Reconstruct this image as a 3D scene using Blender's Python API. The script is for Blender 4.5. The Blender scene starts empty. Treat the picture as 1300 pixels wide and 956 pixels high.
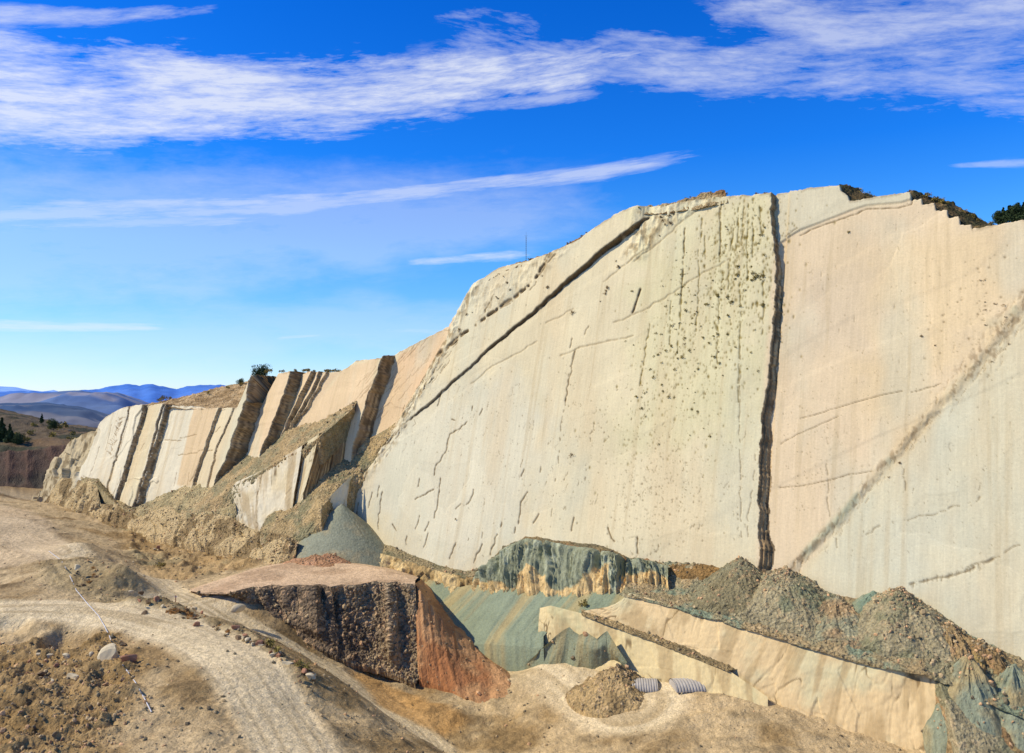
import bpy, math, random
import numpy as np
random.seed(7); rng = np.random.RandomState(7)
sc = bpy.context.scene; COL = sc.collection
# ------------------------------------------------------------------ camera frame (photo pixels 1300 x 956)
F = 1000.; H = 60.
TH = math.atan((505-478)/F); CT, ST = math.cos(TH), math.sin(TH)
O = np.array([0, 0, H]); B = np.array([124., 190., 0.])
T = np.array([-.8237, .5672, 0]); T /= np.linalg.norm(T)
n0 = np.array([-T[1], T[0], 0]); n0 = -n0 if n0[1] > 0 else n0
DIP = math.radians(75)
U = -n0*math.cos(DIP) + np.array([0, 0, math.sin(DIP)])
N = n0*math.sin(DIP) + np.array([0, 0, math.cos(DIP)])
SUN_AZ = np.array([-1.0, -0.10]); SUN_AZ /= np.linalg.norm(SUN_AZ); SUN_EL = math.radians(43)
def ray(px, py):
    X = (px-650)/F; Z = (478-py)/F
    return np.array([X, CT-ST*Z, ST+CT*Z])
def atd(px, py, d=0.):            # point of the bedding plane d metres in front of the wall
    r = ray(px, py); return O + r*(((B-O)@N+d)/(r@N))
def atz(px, py, z=0.):            # point of a level z
    r = ray(px, py); return O + r*((z-H)/r[2])
def aty(px, py, y):               # point at distance y
    r = ray(px, py); return O + r*(y/r[1])
def su(px, py, d=0.):
    P = atd(px, py, d); return (P-B)@T, (P-B)@U
def W(s, u, d=0.):
    return B + np.multiply.outer(s, T) + np.multiply.outer(u, U) + np.multiply.outer(d, N)
def PT(p):
    px, py, k, v = p
    return {'d': atd, 'z': atz, 'y': aty}[k](px, py, v)
# ------------------------------------------------------------------ noise
def _h(ix, iy, iz):
    n = (ix.astype(np.uint32)*np.uint32(374761393) + iy.astype(np.uint32)*np.uint32(668265263) + iz.astype(np.uint32)*np.uint32(2147483647-305419896))
    n = (n ^ (n >> np.uint32(13)))*np.uint32(1274126177)
    n = (n ^ (n >> np.uint32(16)))*np.uint32(2246822519)
    return ((n ^ (n >> np.uint32(15))) & np.uint32(0xffffff)).astype(np.float32)/float(0xffffff)
def vn(x, y, z):
    x, y, z = np.broadcast_arrays(x, y, z)
    x = np.asarray(x, np.float64)+5000; y = np.asarray(y, np.float64)+5000; z = np.asarray(z, np.float64)+5000
    fx, fy, fz = np.floor(x), np.floor(y), np.floor(z)
    ix, iy, iz = fx.astype(np.int64), fy.astype(np.int64), fz.astype(np.int64)
    a, b, c = (x-fx).astype(np.float32), (y-fy).astype(np.float32), (z-fz).astype(np.float32)
    a = a*a*(3-2*a); b = b*b*(3-2*b); c = c*c*(3-2*c)
    r = 0
    for dz, wz in ((0, 1-c), (1, c)):
        for dy, wy in ((0, 1-b), (1, b)):
            for dx, wx in ((0, 1-a), (1, a)):
                r = r + _h(ix+dx, iy+dy, iz+dz)*wx*wy*wz
    return r*2-1
def fbm(x, y, z, o=4, g=.5):
    r = 0; a = 1.; t = 0
    for i in range(o):
        r = r + a*vn(x*2**i+i*17.3, y*2**i+i*9.1, z*2**i+i*3.7); t += a; a *= g
    return r/t
def ridge(x, y, z, o=4, g=.55):
    r = 0; a = 1.; t = 0
    for i in range(o):
        r = r + a*(1-2*np.abs(vn(x*2**i+i*17.3, y*2**i+i*9.1, z*2**i+i*3.7))); t += a; a *= g
    return r/t
def cell(x, y, z, k=1.0):         # cellular noise: distance to nearest feature, id value
    x, y, z = [np.asarray(q, np.float64)+3000 for q in (x, y, z)]
    ix, iy, iz = [np.floor(q).astype(np.int64) for q in (x, y, z)]
    best = np.full(x.shape, 9., np.float32); idv = np.zeros(x.shape, np.float32)
    for dx in (-1, 0, 1):
        for dy in (-1, 0, 1):
            for dz in (-1, 0, 1):
                jx, jy, jz = ix+dx, iy+dy, iz+dz
                h1 = _h(jx, jy, jz); h2 = _h(jx+71, jy, jz+5); h3 = _h(jx, jy+37, jz+11)
                dd = (jx+h1-x)**2+(jy+h2-y)**2+(jz+h3-z)**2
                m = dd < best; best = np.where(m, dd, best).astype(np.float32); idv = np.where(m, h2, idv)
    return np.sqrt(best), idv
def sm(a, b, x):
    t = np.clip((x-a)/(b-a+1e-9), 0, 1); return t*t*(3-2*t)
def lin(c):
    c = np.asarray(c, float)/255.
    return np.where(c < .04045, c/12.92, ((c+.055)/1.055)**2.4)
KA = .92
def A(r, g, b, k=1.): return lin((r, g, b))*KA*k*np.array([1.01, 1., .92])
def mixc(c, d, m): return c*(1-m[..., None]) + np.asarray(d)*m[..., None]
# ------------------------------------------------------------------ object helpers
def tag(o, label=None, cat=None, group=None, kind=None):
    for k, v in (('label', label), ('category', cat), ('group', group), ('kind', kind)):
        if v: o[k] = v
    return o
def link(name, me, parent=None):
    o = bpy.data.objects.new(name, me); COL.objects.link(o)
    if parent: o.parent = parent
    return o
def empty(name, loc):
    o = bpy.data.objects.new(name, None); COL.objects.link(o); o.location = loc; o.empty_display_size = .2; return o
def fill(me, V, Q, col=None, uv=None, smooth=True):
    V = np.ascontiguousarray(V, np.float32); Q = np.ascontiguousarray(Q, np.int32); k = Q.shape[1]
    me.vertices.add(len(V)); me.vertices.foreach_set('co', V.ravel())
    me.loops.add(Q.size); me.loops.foreach_set('vertex_index', Q.ravel())
    me.polygons.add(len(Q)); me.polygons.foreach_set('loop_start', np.arange(0, Q.size, k, dtype=np.int32))
    me.polygons.foreach_set('use_smooth', np.full(len(Q), smooth, bool))
    if col is not None:
        a = me.color_attributes.new('Col', 'FLOAT_COLOR', 'POINT')
        c = np.ones((len(V), 4), np.float32); c[:, :3] = np.clip(col, .004, .95); a.data.foreach_set('color', c.ravel())
    if uv is not None:
        l = me.uv_layers.new(name='UVMap'); l.data.foreach_set('uv', np.ascontiguousarray(uv[Q.ravel()], np.float32).ravel())
    me.update(calc_edges=True)
def grid(name, P, col, mat, uv=None, keep=None, smooth=True, parent=None):
    nv, nu = P.shape[:2]
    i = np.arange(nv*nu).reshape(nv, nu)
    Q = np.stack([i[:-1, :-1], i[:-1, 1:], i[1:, 1:], i[1:, :-1]], -1).reshape(-1, 4)
    if keep is not None: Q = Q[keep[:-1, :-1].ravel()]
    me = bpy.data.meshes.new(name)
    fill(me, P.reshape(-1, 3), Q, col.reshape(-1, 3), None if uv is None else uv.reshape(-1, 2), smooth)
    me.materials.append(mat)
    return link(name, me, parent)
def meshobj(name, V, Fs, mat, parent=None, smooth=False, col=None):
    me = bpy.data.meshes.new(name); me.from_pydata([tuple(map(float, v)) for v in V], [], Fs)
    if smooth: me.polygons.foreach_set('use_smooth', [True]*len(Fs))
    me.materials.append(mat); return link(name, me, parent)
# ------------------------------------------------------------------ materials
def nodes(name):
    m = bpy.data.materials.new(name); m.use_nodes = True; nt = m.node_tree; nt.nodes.clear()
    out = nt.nodes.new('ShaderNodeOutputMaterial'); b = nt.nodes.new('ShaderNodeBsdfPrincipled')
    b.inputs['Roughness'].default_value = .95; b.inputs['Specular IOR Level'].default_value = .12
    nt.links.new(b.outputs[0], out.inputs[0]); return m, nt, b
def nz(nt, vec, scale, detail=4, rough=.55, dist=0.):
    n = nt.nodes.new('ShaderNodeTexNoise'); n.inputs['Scale'].default_value = scale; n.inputs['Detail'].default_value = detail
    n.inputs['Roughness'].default_value = rough; n.inputs['Distortion'].default_value = dist
    nt.links.new(vec, n.inputs['Vector']); return n.outputs['Fac']
def mp(nt, vec, sx, sy, sz):
    n = nt.nodes.new('ShaderNodeMapping'); n.inputs['Scale'].default_value = (sx, sy, sz); nt.links.new(vec, n.inputs['Vector']); return n.outputs[0]
def mth(nt, op, a, b=None, c=None, clamp=False):
    n = nt.nodes.new('ShaderNodeMath'); n.operation = op; n.use_clamp = clamp
    for i, v in enumerate((a, b, c)):
        if v is None: continue
        if isinstance(v, (int, float)): n.inputs[i].default_value = v
        else: nt.links.new(v, n.inputs[i])
    return n.outputs[0]
def rmp(nt, v, a, b, lo=0., hi=1.):
    n = nt.nodes.new('ShaderNodeMapRange'); n.inputs['From Min'].default_value = a; n.inputs['From Max'].default_value = b
    n.inputs['To Min'].default_value = lo; n.inputs['To Max'].default_value = hi; nt.links.new(v, n.inputs['Value']); return n.outputs[0]
def rockmat(name, terms, bumps, usecol=True, base=(.5, .5, .5)):
    """terms: list of (coord 'o'|'u', (sx,sy,sz), scale, detail, lo, hi) multiplied into the colour; bumps: the same with a height in metres"""
    m, nt, b = nodes(name)
    tc = nt.nodes.new('ShaderNodeTexCoord')
    cs = {'o': tc.outputs['Object'], 'u': tc.outputs['UV']}
    if usecol:
        at = nt.nodes.new('ShaderNodeAttribute'); at.attribute_name = 'Col'; c = at.outputs['Color']
    else:
        rg = nt.nodes.new('ShaderNodeRGB'); rg.outputs[0].default_value = (*base, 1); c = rg.outputs[0]
    for (k, s3, sca, det, lo, hi) in terms:
        f = rmp(nt, nz(nt, mp(nt, cs[k], *s3), sca, det), .25, .75, lo, hi)
        v = nt.nodes.new('ShaderNodeVectorMath'); v.operation = 'SCALE'
        nt.links.new(c, v.inputs[0]); nt.links.new(f, v.inputs['Scale']); c = v.outputs[0]
    nt.links.new(c, b.inputs['Base Color'])
    prev = None
    for (k, s3, sca, det, hgt) in bumps:
        if sca < 0:
            vo = nt.nodes.new('ShaderNodeTexVoronoi'); vo.inputs['Scale'].default_value = -sca
            nt.links.new(mp(nt, cs[k], *s3), vo.inputs['Vector']); h = vo.outputs['Distance']
        else: h = nz(nt, mp(nt, cs[k], *s3), sca, det, .6)
        bp = nt.nodes.new('ShaderNodeBump'); bp.inputs['Strength'].default_value = 1; bp.inputs['Distance'].default_value = hgt
        nt.links.new(h, bp.inputs['Height'])
        if prev is not None: nt.links.new(prev, bp.inputs['Normal'])
        prev = bp.outputs[0]
    if prev is not None: nt.links.new(prev, b.inputs['Normal'])
    return m
M_SLAB = rockmat('slab_rock', [('u', (1, .03, 1), 2.2, 4, .95, 1.05), ('u', (1, .12, 1), .9, 5, .93, 1.06), ('u', (1, .6, 1), .06, 5, .93, 1.07), ('u', (1, 1, 1), 1.5, 6, .92, 1.07)],
                 [('u', (1, .35, 1), 1.1, 6, .035), ('u', (1, 1, 1), .35, 9, .12), ('u', (1, .8, 1), 3.5, 4, .03)])
def crisp(m):
    nt = m.node_tree; b = [n for n in nt.nodes if n.type == 'BSDF_PRINCIPLED'][0]; c = b.inputs['Base Color'].links[0].from_socket
    uv = [n for n in nt.nodes if n.type == 'TEX_COORD'][0].outputs['UV']
    def mul(c, f):
        v = nt.nodes.new('ShaderNodeVectorMath'); v.operation = 'SCALE'; nt.links.new(c, v.inputs[0]); nt.links.new(f, v.inputs['Scale']); return v.outputs[0]
    vo = nt.nodes.new('ShaderNodeTexVoronoi'); vo.inputs['Scale'].default_value = .8; nt.links.new(mp(nt, uv, 1, .8, 1), vo.inputs['Vector'])
    msk = rmp(nt, nz(nt, mp(nt, uv, 1, .5, 1), .05, 4), .5, .62, 0, 1)
    c = mul(c, mth(nt, 'SUBTRACT', 1., mth(nt, 'MULTIPLY', rmp(nt, vo.outputs['Distance'], .14, .06, 0, .42), msk)))
    ds = nz(nt, mp(nt, uv, 1, .16, 1), 2.4, 3, .6); c = mul(c, rmp(nt, ds, .66, .74, 1, .78))
    gr = nz(nt, uv, 3.5, 5, .75); c = mul(c, rmp(nt, gr, .3, .7, .92, 1.07))
    nt.links.new(c, b.inputs['Base Color'])
crisp(M_SLAB)
M_RUBBLE = rockmat('rubble', [('o', (1, 1, 1), .25, 5, .8, 1.2), ('o', (1, 1, 1), 1.6, 5, .6, 1.4)],
                   [('o', (1, 1, 1), -1.1, 0, .5), ('o', (1, 1, 1), 1.2, 8, .8)])
M_GULLY = rockmat('gullied_rock', [('o', (1, 1, 1), .3, 5, .82, 1.18), ('o', (1, 1, .3), 1.5, 5, .75, 1.25)],
                  [('o', (1, 1, .25), 1.0, 7, .7), ('o', (1, 1, 1), 2.0, 6, .25)])
M_TALUS = rockmat('fine_talus', [('o', (1, 1, 1), .2, 4, .9, 1.1), ('o', (1, 1, 1), 2.2, 5, .8, 1.2)],
                  [('o', (1, 1, 1), 1.3, 7, .3)])
M_GROUND = rockmat('dirt_ground', [('o', (1, 1, 1), .05, 6, .82, 1.18), ('o', (1, 1, 1), .5, 8, .78, 1.22), ('o', (1, 1, 1), 2.4, 5, .68, 1.32)],
                   [('o', (1, 1, 1), .6, 9, .8), ('o', (1, 1, 1), 3., 4, .2)])
def simple(name, c, var=.25, sca=2., bump=.05, rough=.9):
    return rockmat(name, [('o', (1, 1, 1), sca, 4, 1-var, 1+var)], [('o', (1, 1, 1), sca*2, 4, bump)], False, tuple(c))
M_STONE = simple('pale_stone', A(205, 190, 160), .3, 1.2, .15)
M_STONE_R = simple('reddish_stone', A(170, 125, 100), .3, 1.5, .15)
M_STONE_B = simple('brown_stone', A(120, 100, 78), .3, 1.5, .15)
M_OLIVE = simple('olive_leaves', (.27, .21, .06), .4, 3, .0)
M_DRY = simple('dry_shrub_leaves', (.25, .17, .08), .4, 3, .0)
M_ORANGE = simple('orange_dry_grass', (.42, .22, .07), .35, 2, .0)
M_GREEN = simple('dark_tree_leaves', (.05, .075, .03), .4, 1.5, .0)
M_BARK = simple('bark', (.10, .075, .05), .3, 4, .02)
M_METAL = simple('painted_steel', (.16, .15, .14), .1, 4, .0)
M_WHITE = simple('white_cord', (.55, .54, .53), .15, 2, .0)
M_SHEET = simple('corrugated_steel', (.42, .385, .32), .2, .8, .0)

# ------------------------------------------------------------------ THE WALL: a sheet over (s along strike, u up dip) displaced by d
def dm(px): return float(np.clip((px-500)/470., 0, 1)*2.5)       # the middle slab leans out towards the crack
SV = np.concatenate([np.arange(-90, -10, .6), np.arange(-10, 250, .24), np.arange(250, 500, .36)])
UV_ = np.concatenate([np.arange(-30, -6, .6), np.arange(-6, 150, .3)])
S, UU = np.meshgrid(SV, UV_)
# breaks, right to left: (points top to bottom, d on the left side, d on the right side, width top, width bottom)
BR = [
 ([(979,246),(981,300),(985,340),(984,385),(979,440),(975,480),(968,520),(965,570),(963,640),(964,735)], 2.8, 0., .5, 3.2),
 ([(572,413),(560,440),(530,492),(500,542),(475,582),(455,612),(437,645)], -2.5, .3, 5, 5),
 ([(484,456),(480,472),(472,491),(461,522),(452,551)], 1.5, -5., 1.5, 2.5),
 ([(414,472),(390,515),(372,538)], -.3, -1.8, .6, 1.),
 ([(405,472),(384,515),(366,545)], .5, -1.5, .6, 1.),
 ([(395,472),(374,515),(357,550)], 1.4, -1.5, .8, 1.2),
 ([(369,473),(358,505),(338,556),(330,575)], 5., -1.5, 2., 3.),
 ([(311,508),(297,550),(283,590),(272,610)], 7., -2., 2., 3.),
 ([(296,518),(279,557),(272,575)], 6.6, 5.8, .5, .8),
 ([(277,518),(244,613)], 6.6, 5., .8, 1.),
 ([(208,518),(190,585),(170,646)], 6., 3., 1.2, 1.5),
 ([(203,518),(186,585),(166,646)], 6.8, 5.6, .8, 1.),
 ([(181,516),(163,576),(145,638)], 6., 3.6, 1.2, 1.5),
 ([(162,526),(150,570),(142,597)], 5.5, 4.7, .5, .8),
 ([(138,528),(120,570),(104,606)], 2., 5.2, 1., 1.5),
]
lines = []
for k, (pts, hi, lo, w0, w1) in enumerate(BR):
    q = np.array([su(p[0], p[1], hi if k else 2.8) for p in pts]); o = np.argsort(q[:, 1])
    l = (np.interp(UV_, q[o, 1], q[o, 0]) + fbm(UV_*.3, k*7.7, 0, 5)*(.7 if k < 2 else 1.3)+.25*fbm(UV_*1.7, k*7.7, 9, 2))[:, None]*np.ones((1, len(SV)))
    if lines: l = np.maximum(l, lines[-1]+.6)
    w = np.interp(UU, [q[o, 1][0], q[o, 1][-1]], [w1, w0])*(1+.55*fbm(UV_*.11, k*3.3, 4., 4))[:, None]; lines.append(l); BR[k] = (pts, hi, lo, w)
# spread: long slope of each slab, then cliffed ends cut into beds
D = np.zeros_like(S); face = np.zeros_like(S)
for k in range(len(lines)+1):
    s0 = lines[k-1] if k > 0 else np.full_like(S, -200.); s1 = lines[k] if k < len(lines) else np.full_like(S, 620.)
    a = BR[k-1][1] if k > 0 else 0.; b = BR[k][2] if k < len(lines) else -6.
    m = (S >= s0) & (S < s1); t = np.clip((S-s0)/(s1-s0), 0, 1)
    D = np.where(m, a+(b-a)*t, D)
for k in range(len(lines)):
    hi, lo, w = BR[k][1:]; x = (S-(lines[k]-w))/w           # 0 (right, low) .. 1 (left, high)
    m = (x > 0) & (x < 1)
    if not m.any(): continue
    c0, c1 = np.where(m.any(0))[0][[0, -1]]; xs = x.copy(); xs[:, c0:c1+1] += .12*fbm(UU[:, c0:c1+1]*.5, S[:, c0:c1+1]*.6, k*3., 3)
    nst = max(2, int(abs(hi-lo)/.9))
    q = np.clip((np.floor(xs*nst)+sm(.55, 1, xs*nst-np.floor(xs*nst)))/nst, 0, 1)
    lo_here = D*0+lo
    D = np.where(m, lo_here+(hi-lo_here)*q, D)
    if hi > lo: face = np.where((x > -.05) & (x < 1.02), 1., face)
# image-space helper masks turned into wall coordinates
def segdist(pts, S_, U_):
    best = np.full(S_.shape, 1e9); side = np.zeros(S_.shape)
    for (a, b) in zip(pts[:-1], pts[1:]):
        a = np.array(a); b = np.array(b); v = b-a; L = v@v+1e-9
        t = np.clip(((S_-a[0])*v[0]+(U_-a[1])*v[1])/L, 0, 1)
        dx = S_-(a[0]+t*v[0]); dy = U_-(a[1]+t*v[1]); dd = dx*dx+dy*dy
        m = dd < best; best = np.where(m, dd, best); side = np.where(m, np.sign(v[0]*dy-v[1]*dx), side)
    return np.sqrt(best), side
def inpoly(pts, S_, U_):
    c = np.zeros(S_.shape, bool); n = len(pts)
    for i in range(n):
        x1, y1 = pts[i]; x2, y2 = pts[(i+1) % n]
        m = ((y1 > U_) != (y2 > U_)) & (S_ < (x2-x1)*(U_-y1)/((y2-y1) if abs(y2-y1) > 1e-9 else 1e-9)+x1)
        c ^= m
    return c
def pmask(pix, soft=1., d=0.):
    pts = [su(x, y, d) for x, y in pix]
    dd, _ = segdist(pts+[pts[0]], S, UU); ins = inpoly(pts, S, UU)
    sd = np.where(ins, dd, -dd) + NJ*soft*.7
    return sm(-soft, soft, sd)
NJ = fbm(S*.15, UU*.15, 5., 4)*1.6
cream = A(224, 210, 174); 
C = np.zeros(S.shape+(3,)) + cream
C = mixc(C, A(219, 211, 184), pmask([(440,640),(520,520),(640,470),(700,520),(690,640),(600,725)], 9))
C = mixc(C, A(219, 209, 168), pmask([(820,270),(985,245),(975,560),(800,560)], 12))
R_PINK = [(988,300),(1015,292),(1040,284),(1080,268),(1100,262),(1140,258),(1156,254),(1340,240),(1340,350),(1290,395),(1240,460),(1200,500),(1150,560),(1080,640),(1005,745),(960,745)]
C = mixc(C, A(227, 205, 170), pmask(R_PINK, 1.2))
C = mixc(C, A(231, 206, 163), .8*pmask([(1120,300),(1300,280),(1260,430),(1130,560),(1090,480)], 9))
C = mixc(C, A(219, 199, 168), .8*pmask([(1000,350),(1090,360),(1100,440),(1020,440)], 6))
R_LOW = [(1360,330),(1300,400),(1250,460),(1200,520),(1150,580),(1090,650),(1010,745),(1300,900),(1400,900)]
mlow = pmask(R_LOW, 1.2)
C = mixc(C, A(220, 210, 178), mlow)
C = mixc(C, A(213, 209, 184), .8*pmask([(1170,540),(1215,500),(1200,760),(1080,720)], 10)*mlow)
R_TOPL = [(986,240),(1160,236),(1157,254),(1145,258),(1100,262),(1080,268),(1015,294),(988,310)]
mtop = pmask(R_TOPL, .22)
C = mixc(C, A(216, 206, 176), mtop); D += mtop*.4
C = mixc(C, A(218, 188, 150), pmask([(500,445),(576,405),(560,445),(525,500),(495,548),(470,560),(476,520)], 1.5))
C = mixc(C, A(222, 196, 158), pmask([(436,468),(484,452),(468,520),(380,560),(370,540)], 1.5))
C = mixc(C, A(214, 190, 155), pmask([(330,470),(432,470),(372,545),(330,590),(315,590)], 1.5))
LEFT = sm(330, 350, S)
C = mixc(C, A(224, 214, 188), LEFT)
C = mixc(C, A(218, 193, 155), pmask([(243,516),(278,516),(244,616),(222,616)], .8, 6))
C = mixc(C, A(221, 204, 168), pmask([(278,516),(310,510),(272,612),(246,616)], .8, 6))
C = mixc(C, A(215, 200, 165), pmask([(184,512),(206,512),(168,650),(146,640)], .8, 6))
# slab texture relief
D += .22*fbm(S*.05, UU*.03, 1., 3)
pl, pid = cell(S*.035+.3*fbm(S*.08, UU*.08, 3., 3), UU*.05+.25*fbm(S*.08, UU*.08, 8., 3), np.full_like(S, .5))     # thin plates of rock that have peeled off
D += .10*(pid-.5)*(1-LEFT) + LEFT*(.9*(pid-.5) + .35*fbm(S*.2, UU*.15, 6., 5)) + .4*(pid-.5)*pmask([(500,445),(576,405),(560,445),(525,500),(495,548),(470,560),(476,520)], 1.5)
C = mixc(C, A(214, 190, 150), .40*sm(.0, .5, fbm(S*.11, UU*.018, 41., 4)))
C = mixc(C, A(206, 204, 180), .45*sm(.0, .5, fbm(S*.07, UU*.03, 51., 4))*(1-LEFT*.5))
C = mixc(C, A(190, 168, 128), .30*sm(.15, .5, fbm(S*.5, UU*.02, 61., 4)))
C = C*(1+.07*(pid-.5))[..., None]
# thin ledges that follow the strike on the two right slabs
D += .10*sm(-.06, .06, fbm(S*.03+UU*.05, UU*.02, 4., 3))
# stamps -----------------------------------------------------------
soil_shade = A(112, 90, 56); rs0 = np.random.RandomState(5)  # soil in pits; in cracks it also paints shade the coarse relief lacks
def win(s0, u0, r):
    i0, i1 = np.searchsorted(SV, [s0-r, s0+r]); j0, j1 = np.searchsorted(UV_, [u0-r, u0+r]); return slice(max(j0-1, 0), j1+1), slice(max(i0-1, 0), i1+1)
def dot(s0, u0, rs, ru, dep, amt, c=soil_shade):
    w = win(s0, u0, max(rs, ru)*1.6); 
    q = ((S[w]-s0)/rs)**2+((UU[w]-u0)/ru)**2; k = np.exp(-q*1.2)
    D[w] -= dep*k; C[w] = C[w]*(1-(amt*k)[..., None]) + c*(amt*k)[..., None]
def polyw(pix, d=None):
    return [su(x, y, dm(x) if d is None else d) for x, y in pix]
def crack(pix, wd=.35, dep=.5, amt=.7, step=0., d=None, gap=0., c=soil_shade, jitr=.35):
    pts = polyw(pix, d)
    for (a, b) in zip(pts[:-1], pts[1:]):
        L = math.hypot(b[0]-a[0], b[1]-a[1]); n = max(2, int(L/.3))
        for i in range(n):
            t = i/n; s_ = a[0]+(b[0]-a[0])*t; u_ = a[1]+(b[1]-a[1])*t
            j = float(vn(np.array(s_*.6), np.array(u_*.6), np.array(1.5)))*jitr*1.6
            if gap and vn(np.array(s_*.9), np.array(u_*.9), np.array(8.5)) < gap*2-1: continue
            r = wd*.72*(.7+.6*random.random()); dot(s_+j, u_+j*.6, r, r, dep*.45, min(1, amt*1.1), c)
def stepline(pix, h, soft=.35, reach=14., d=None):
    """the side above / left of the line stands h proud and fades back to the face over 'reach' metres"""
    pts = polyw(pix, d); dd, side = segdist(pts, S, UU)
    x = dd*side + .5*fbm(S*.5, UU*.5, 7., 3)
    lo_u = min(p[0] for p in pts); hi_u = max(p[0] for p in pts)
    end = sm(lo_u-1, lo_u+6, S)*(1-sm(hi_u-6, hi_u+1, S))
    return h*sm(-soft, soft, x)*(1-sm(0, reach, x))*end, end*np.exp(-(dd/.45)**2)
def z1(p, ox, oy, k): return [(ox+x/k, oy+y/k) for x, y in p]
ZA = lambda p: z1(p, 440, 440, 2.826); ZB = lambda p: z1(p, 540, 220, 3.095)
ZC = lambda p: z1(p, 900, 440, 3.25); ZD = lambda p: z1(p, 900, 220, 3.25); ZE = lambda p: z1(p, 800, 240, 4.78)
diag = [(824,277),(800,297),(770,318),(752,334),(722,358),(700,378),(676,400),(650,420),(620,445),(600,466),(575,486),(555,506),(540,519),(520,533)]
h, ln = stepline(diag, 2.2, .3, 40.); 
thick = 1*sm(150, 128, S)*0+np.clip(1-(S-125)/60., .35, 1)
D += np.abs(h)*thick; C = mixc(C, A(96, 82, 62), .9*ln*thick)  # shadow of the step painted along the diagonal, deepened by the stamps below
crack(diag[:9], .7, .3, .9, c=A(92, 78, 58)); crack(diag, .45, .3, .9, c=A(92, 78, 58)); crack([(520,533),(505,548),(490,566)], .4, .3, .5, gap=.3)
if True:
    for p in [ [(435,270),(400,300),(370,315),(362,370),(345,400),(320,440),(318,465)], [(342,475),(335,540),(320,620)], [(130,520),(122,590),(115,655)], [(95,525),(80,580)], [(265,475),(258,505)], [(318,515),(275,535),(248,552)], [(460,515),(450,555),(432,570)], [(415,565),(395,585)], [(655,525),(630,560),(620,640)], [(692,600),(675,640)], [(820,615),(810,665)], [(268,610),(252,660)], [(300,630),(285,665)], [(298,670),(280,725)], [(220,680),(218,715)], [(170,640),(185,665)], [(398,705),(375,765)], [(492,710),(460,780)], [(545,675),(518,750)], [(1045,685),(1047,745)], [(940,650),(955,690),(970,705)], [(640,440),(630,470)], [(703,435),(698,455)], [(340,170),(325,215)], [(490,225),(478,250)], [(455,215),(450,232)], [(380,262),(395,268)], [(120,500),(112,540)], [(45,560),(35,610)], [(610,650),(606,672)], [(560,630),(556,650)]]:
        crack(ZA(p), .36, .5, .85)
    crack(ZA([(1045,685),(1015,688)]), .25, .3, .4)
    for p in [[(820,10),(800,100),(790,190),(772,290),(765,400),(750,520),(735,650)], [(860,440),(850,560),(830,640)], [(880,300),(870,420)], [(455,640),(440,700)], [(495,650),(490,690)]]:
        crack(ZA(p), .3, .3, .7, gap=.55)
    crack(ZB([(845,455),(830,510),(815,553)]), .5, .7, .95)
    for p in [[(890,290),(770,370),(700,430)], [(1200,340),(1080,400),(960,480),(850,545),(740,590)], [(820,640),(700,665),(600,690),(530,720)], [(440,660),(370,705),(260,760),(180,830)], [(1080,140),(1000,200),(900,290),(820,350)], [(600,520),(520,570),(470,590)]]:
        crack(ZB(p), .45, .3, .35, gap=.25, c=A(150, 128, 90))
    for p in [[(640,600),(628,640)], [(580,650),(570,690)], [(590,700),(570,800),(552,900)], [(275,480),(235,550)], [(440,430),(415,465)], [(890,250),(885,290)], [(1020,220),(1010,430),(1000,520)], [(1160,140),(1158,330)]]:
        crack(ZB(p), .35, .4, .7, gap=.25)
    for p in [[(500,320),(420,440),(330,500),(220,580),(130,650),(50,720),(-40,850)]]:
        for k in range(4): crack([(x+random.uniform(-5, 5), y+random.uniform(-3, 3)) for x, y in ZB(p)], .6, .4, .5, gap=.45, c=A(140, 118, 84))
    for p in [[(370,290),(430,275),(560,235),(650,210),(720,190),(800,175)], [(830,183),(960,145)], [(290,395),(350,360),(430,325),(530,278)], [(280,577),(380,570),(480,548),(580,520),(680,508)]]:
        crack(ZC(p), .24, .35, .75, jitr=.15)
    for p in [[(480,480),(485,600),(490,700)], [(820,715),(860,690),(920,690),(970,665)], [(1070,640),(1120,610)], [(980,660),(1030,648)], [(800,500),(802,590)], [(520,790),(522,840)], [(640,770),(700,735),(760,720)], [(1060,905),(1130,885),(1200,860),(1250,820),(1290,810)], [(180,590),(165,700),(160,800)], [(130,0),(128,150),(130,400),(133,700),(135,790)], [(195,450),(190,560)]]:
        crack(ZC(p), .26, .3, .6, gap=.35)
    crack([(1150,742),(1170,738),(1190,733),(1215,728),(1240,718),(1262,708)], .35, .35, .6, gap=.3)
    for k in range(26):
        x = 1152+random.random()*100; crack([(x, 742-(x-1150)*.28), (x+random.uniform(-1, 1), 742-(x-1150)*.28+random.uniform(3, 9))], .22, .3, .6)
    crack(ZD([(370,245),(430,215),(500,190),(590,160),(650,135),(780,130),(830,115),(838,85)]), .3, .45, .8, jitr=.2)
    crack(ZD([(310,250),(365,215)]), .3, .4, .7)
    for k in range(24):
        x, y = random.choice([(1100,350),(1180,370),(1190,400),(1040,400),(1150,300),(1250,360),(1130,440),(1050,560)]); x += random.gauss(0, 25); y += random.gauss(0, 22)
        crack([(x, y), (x+random.uniform(-2, 3), y+random.uniform(-6, 8))], .22, .2, .35)
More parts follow.
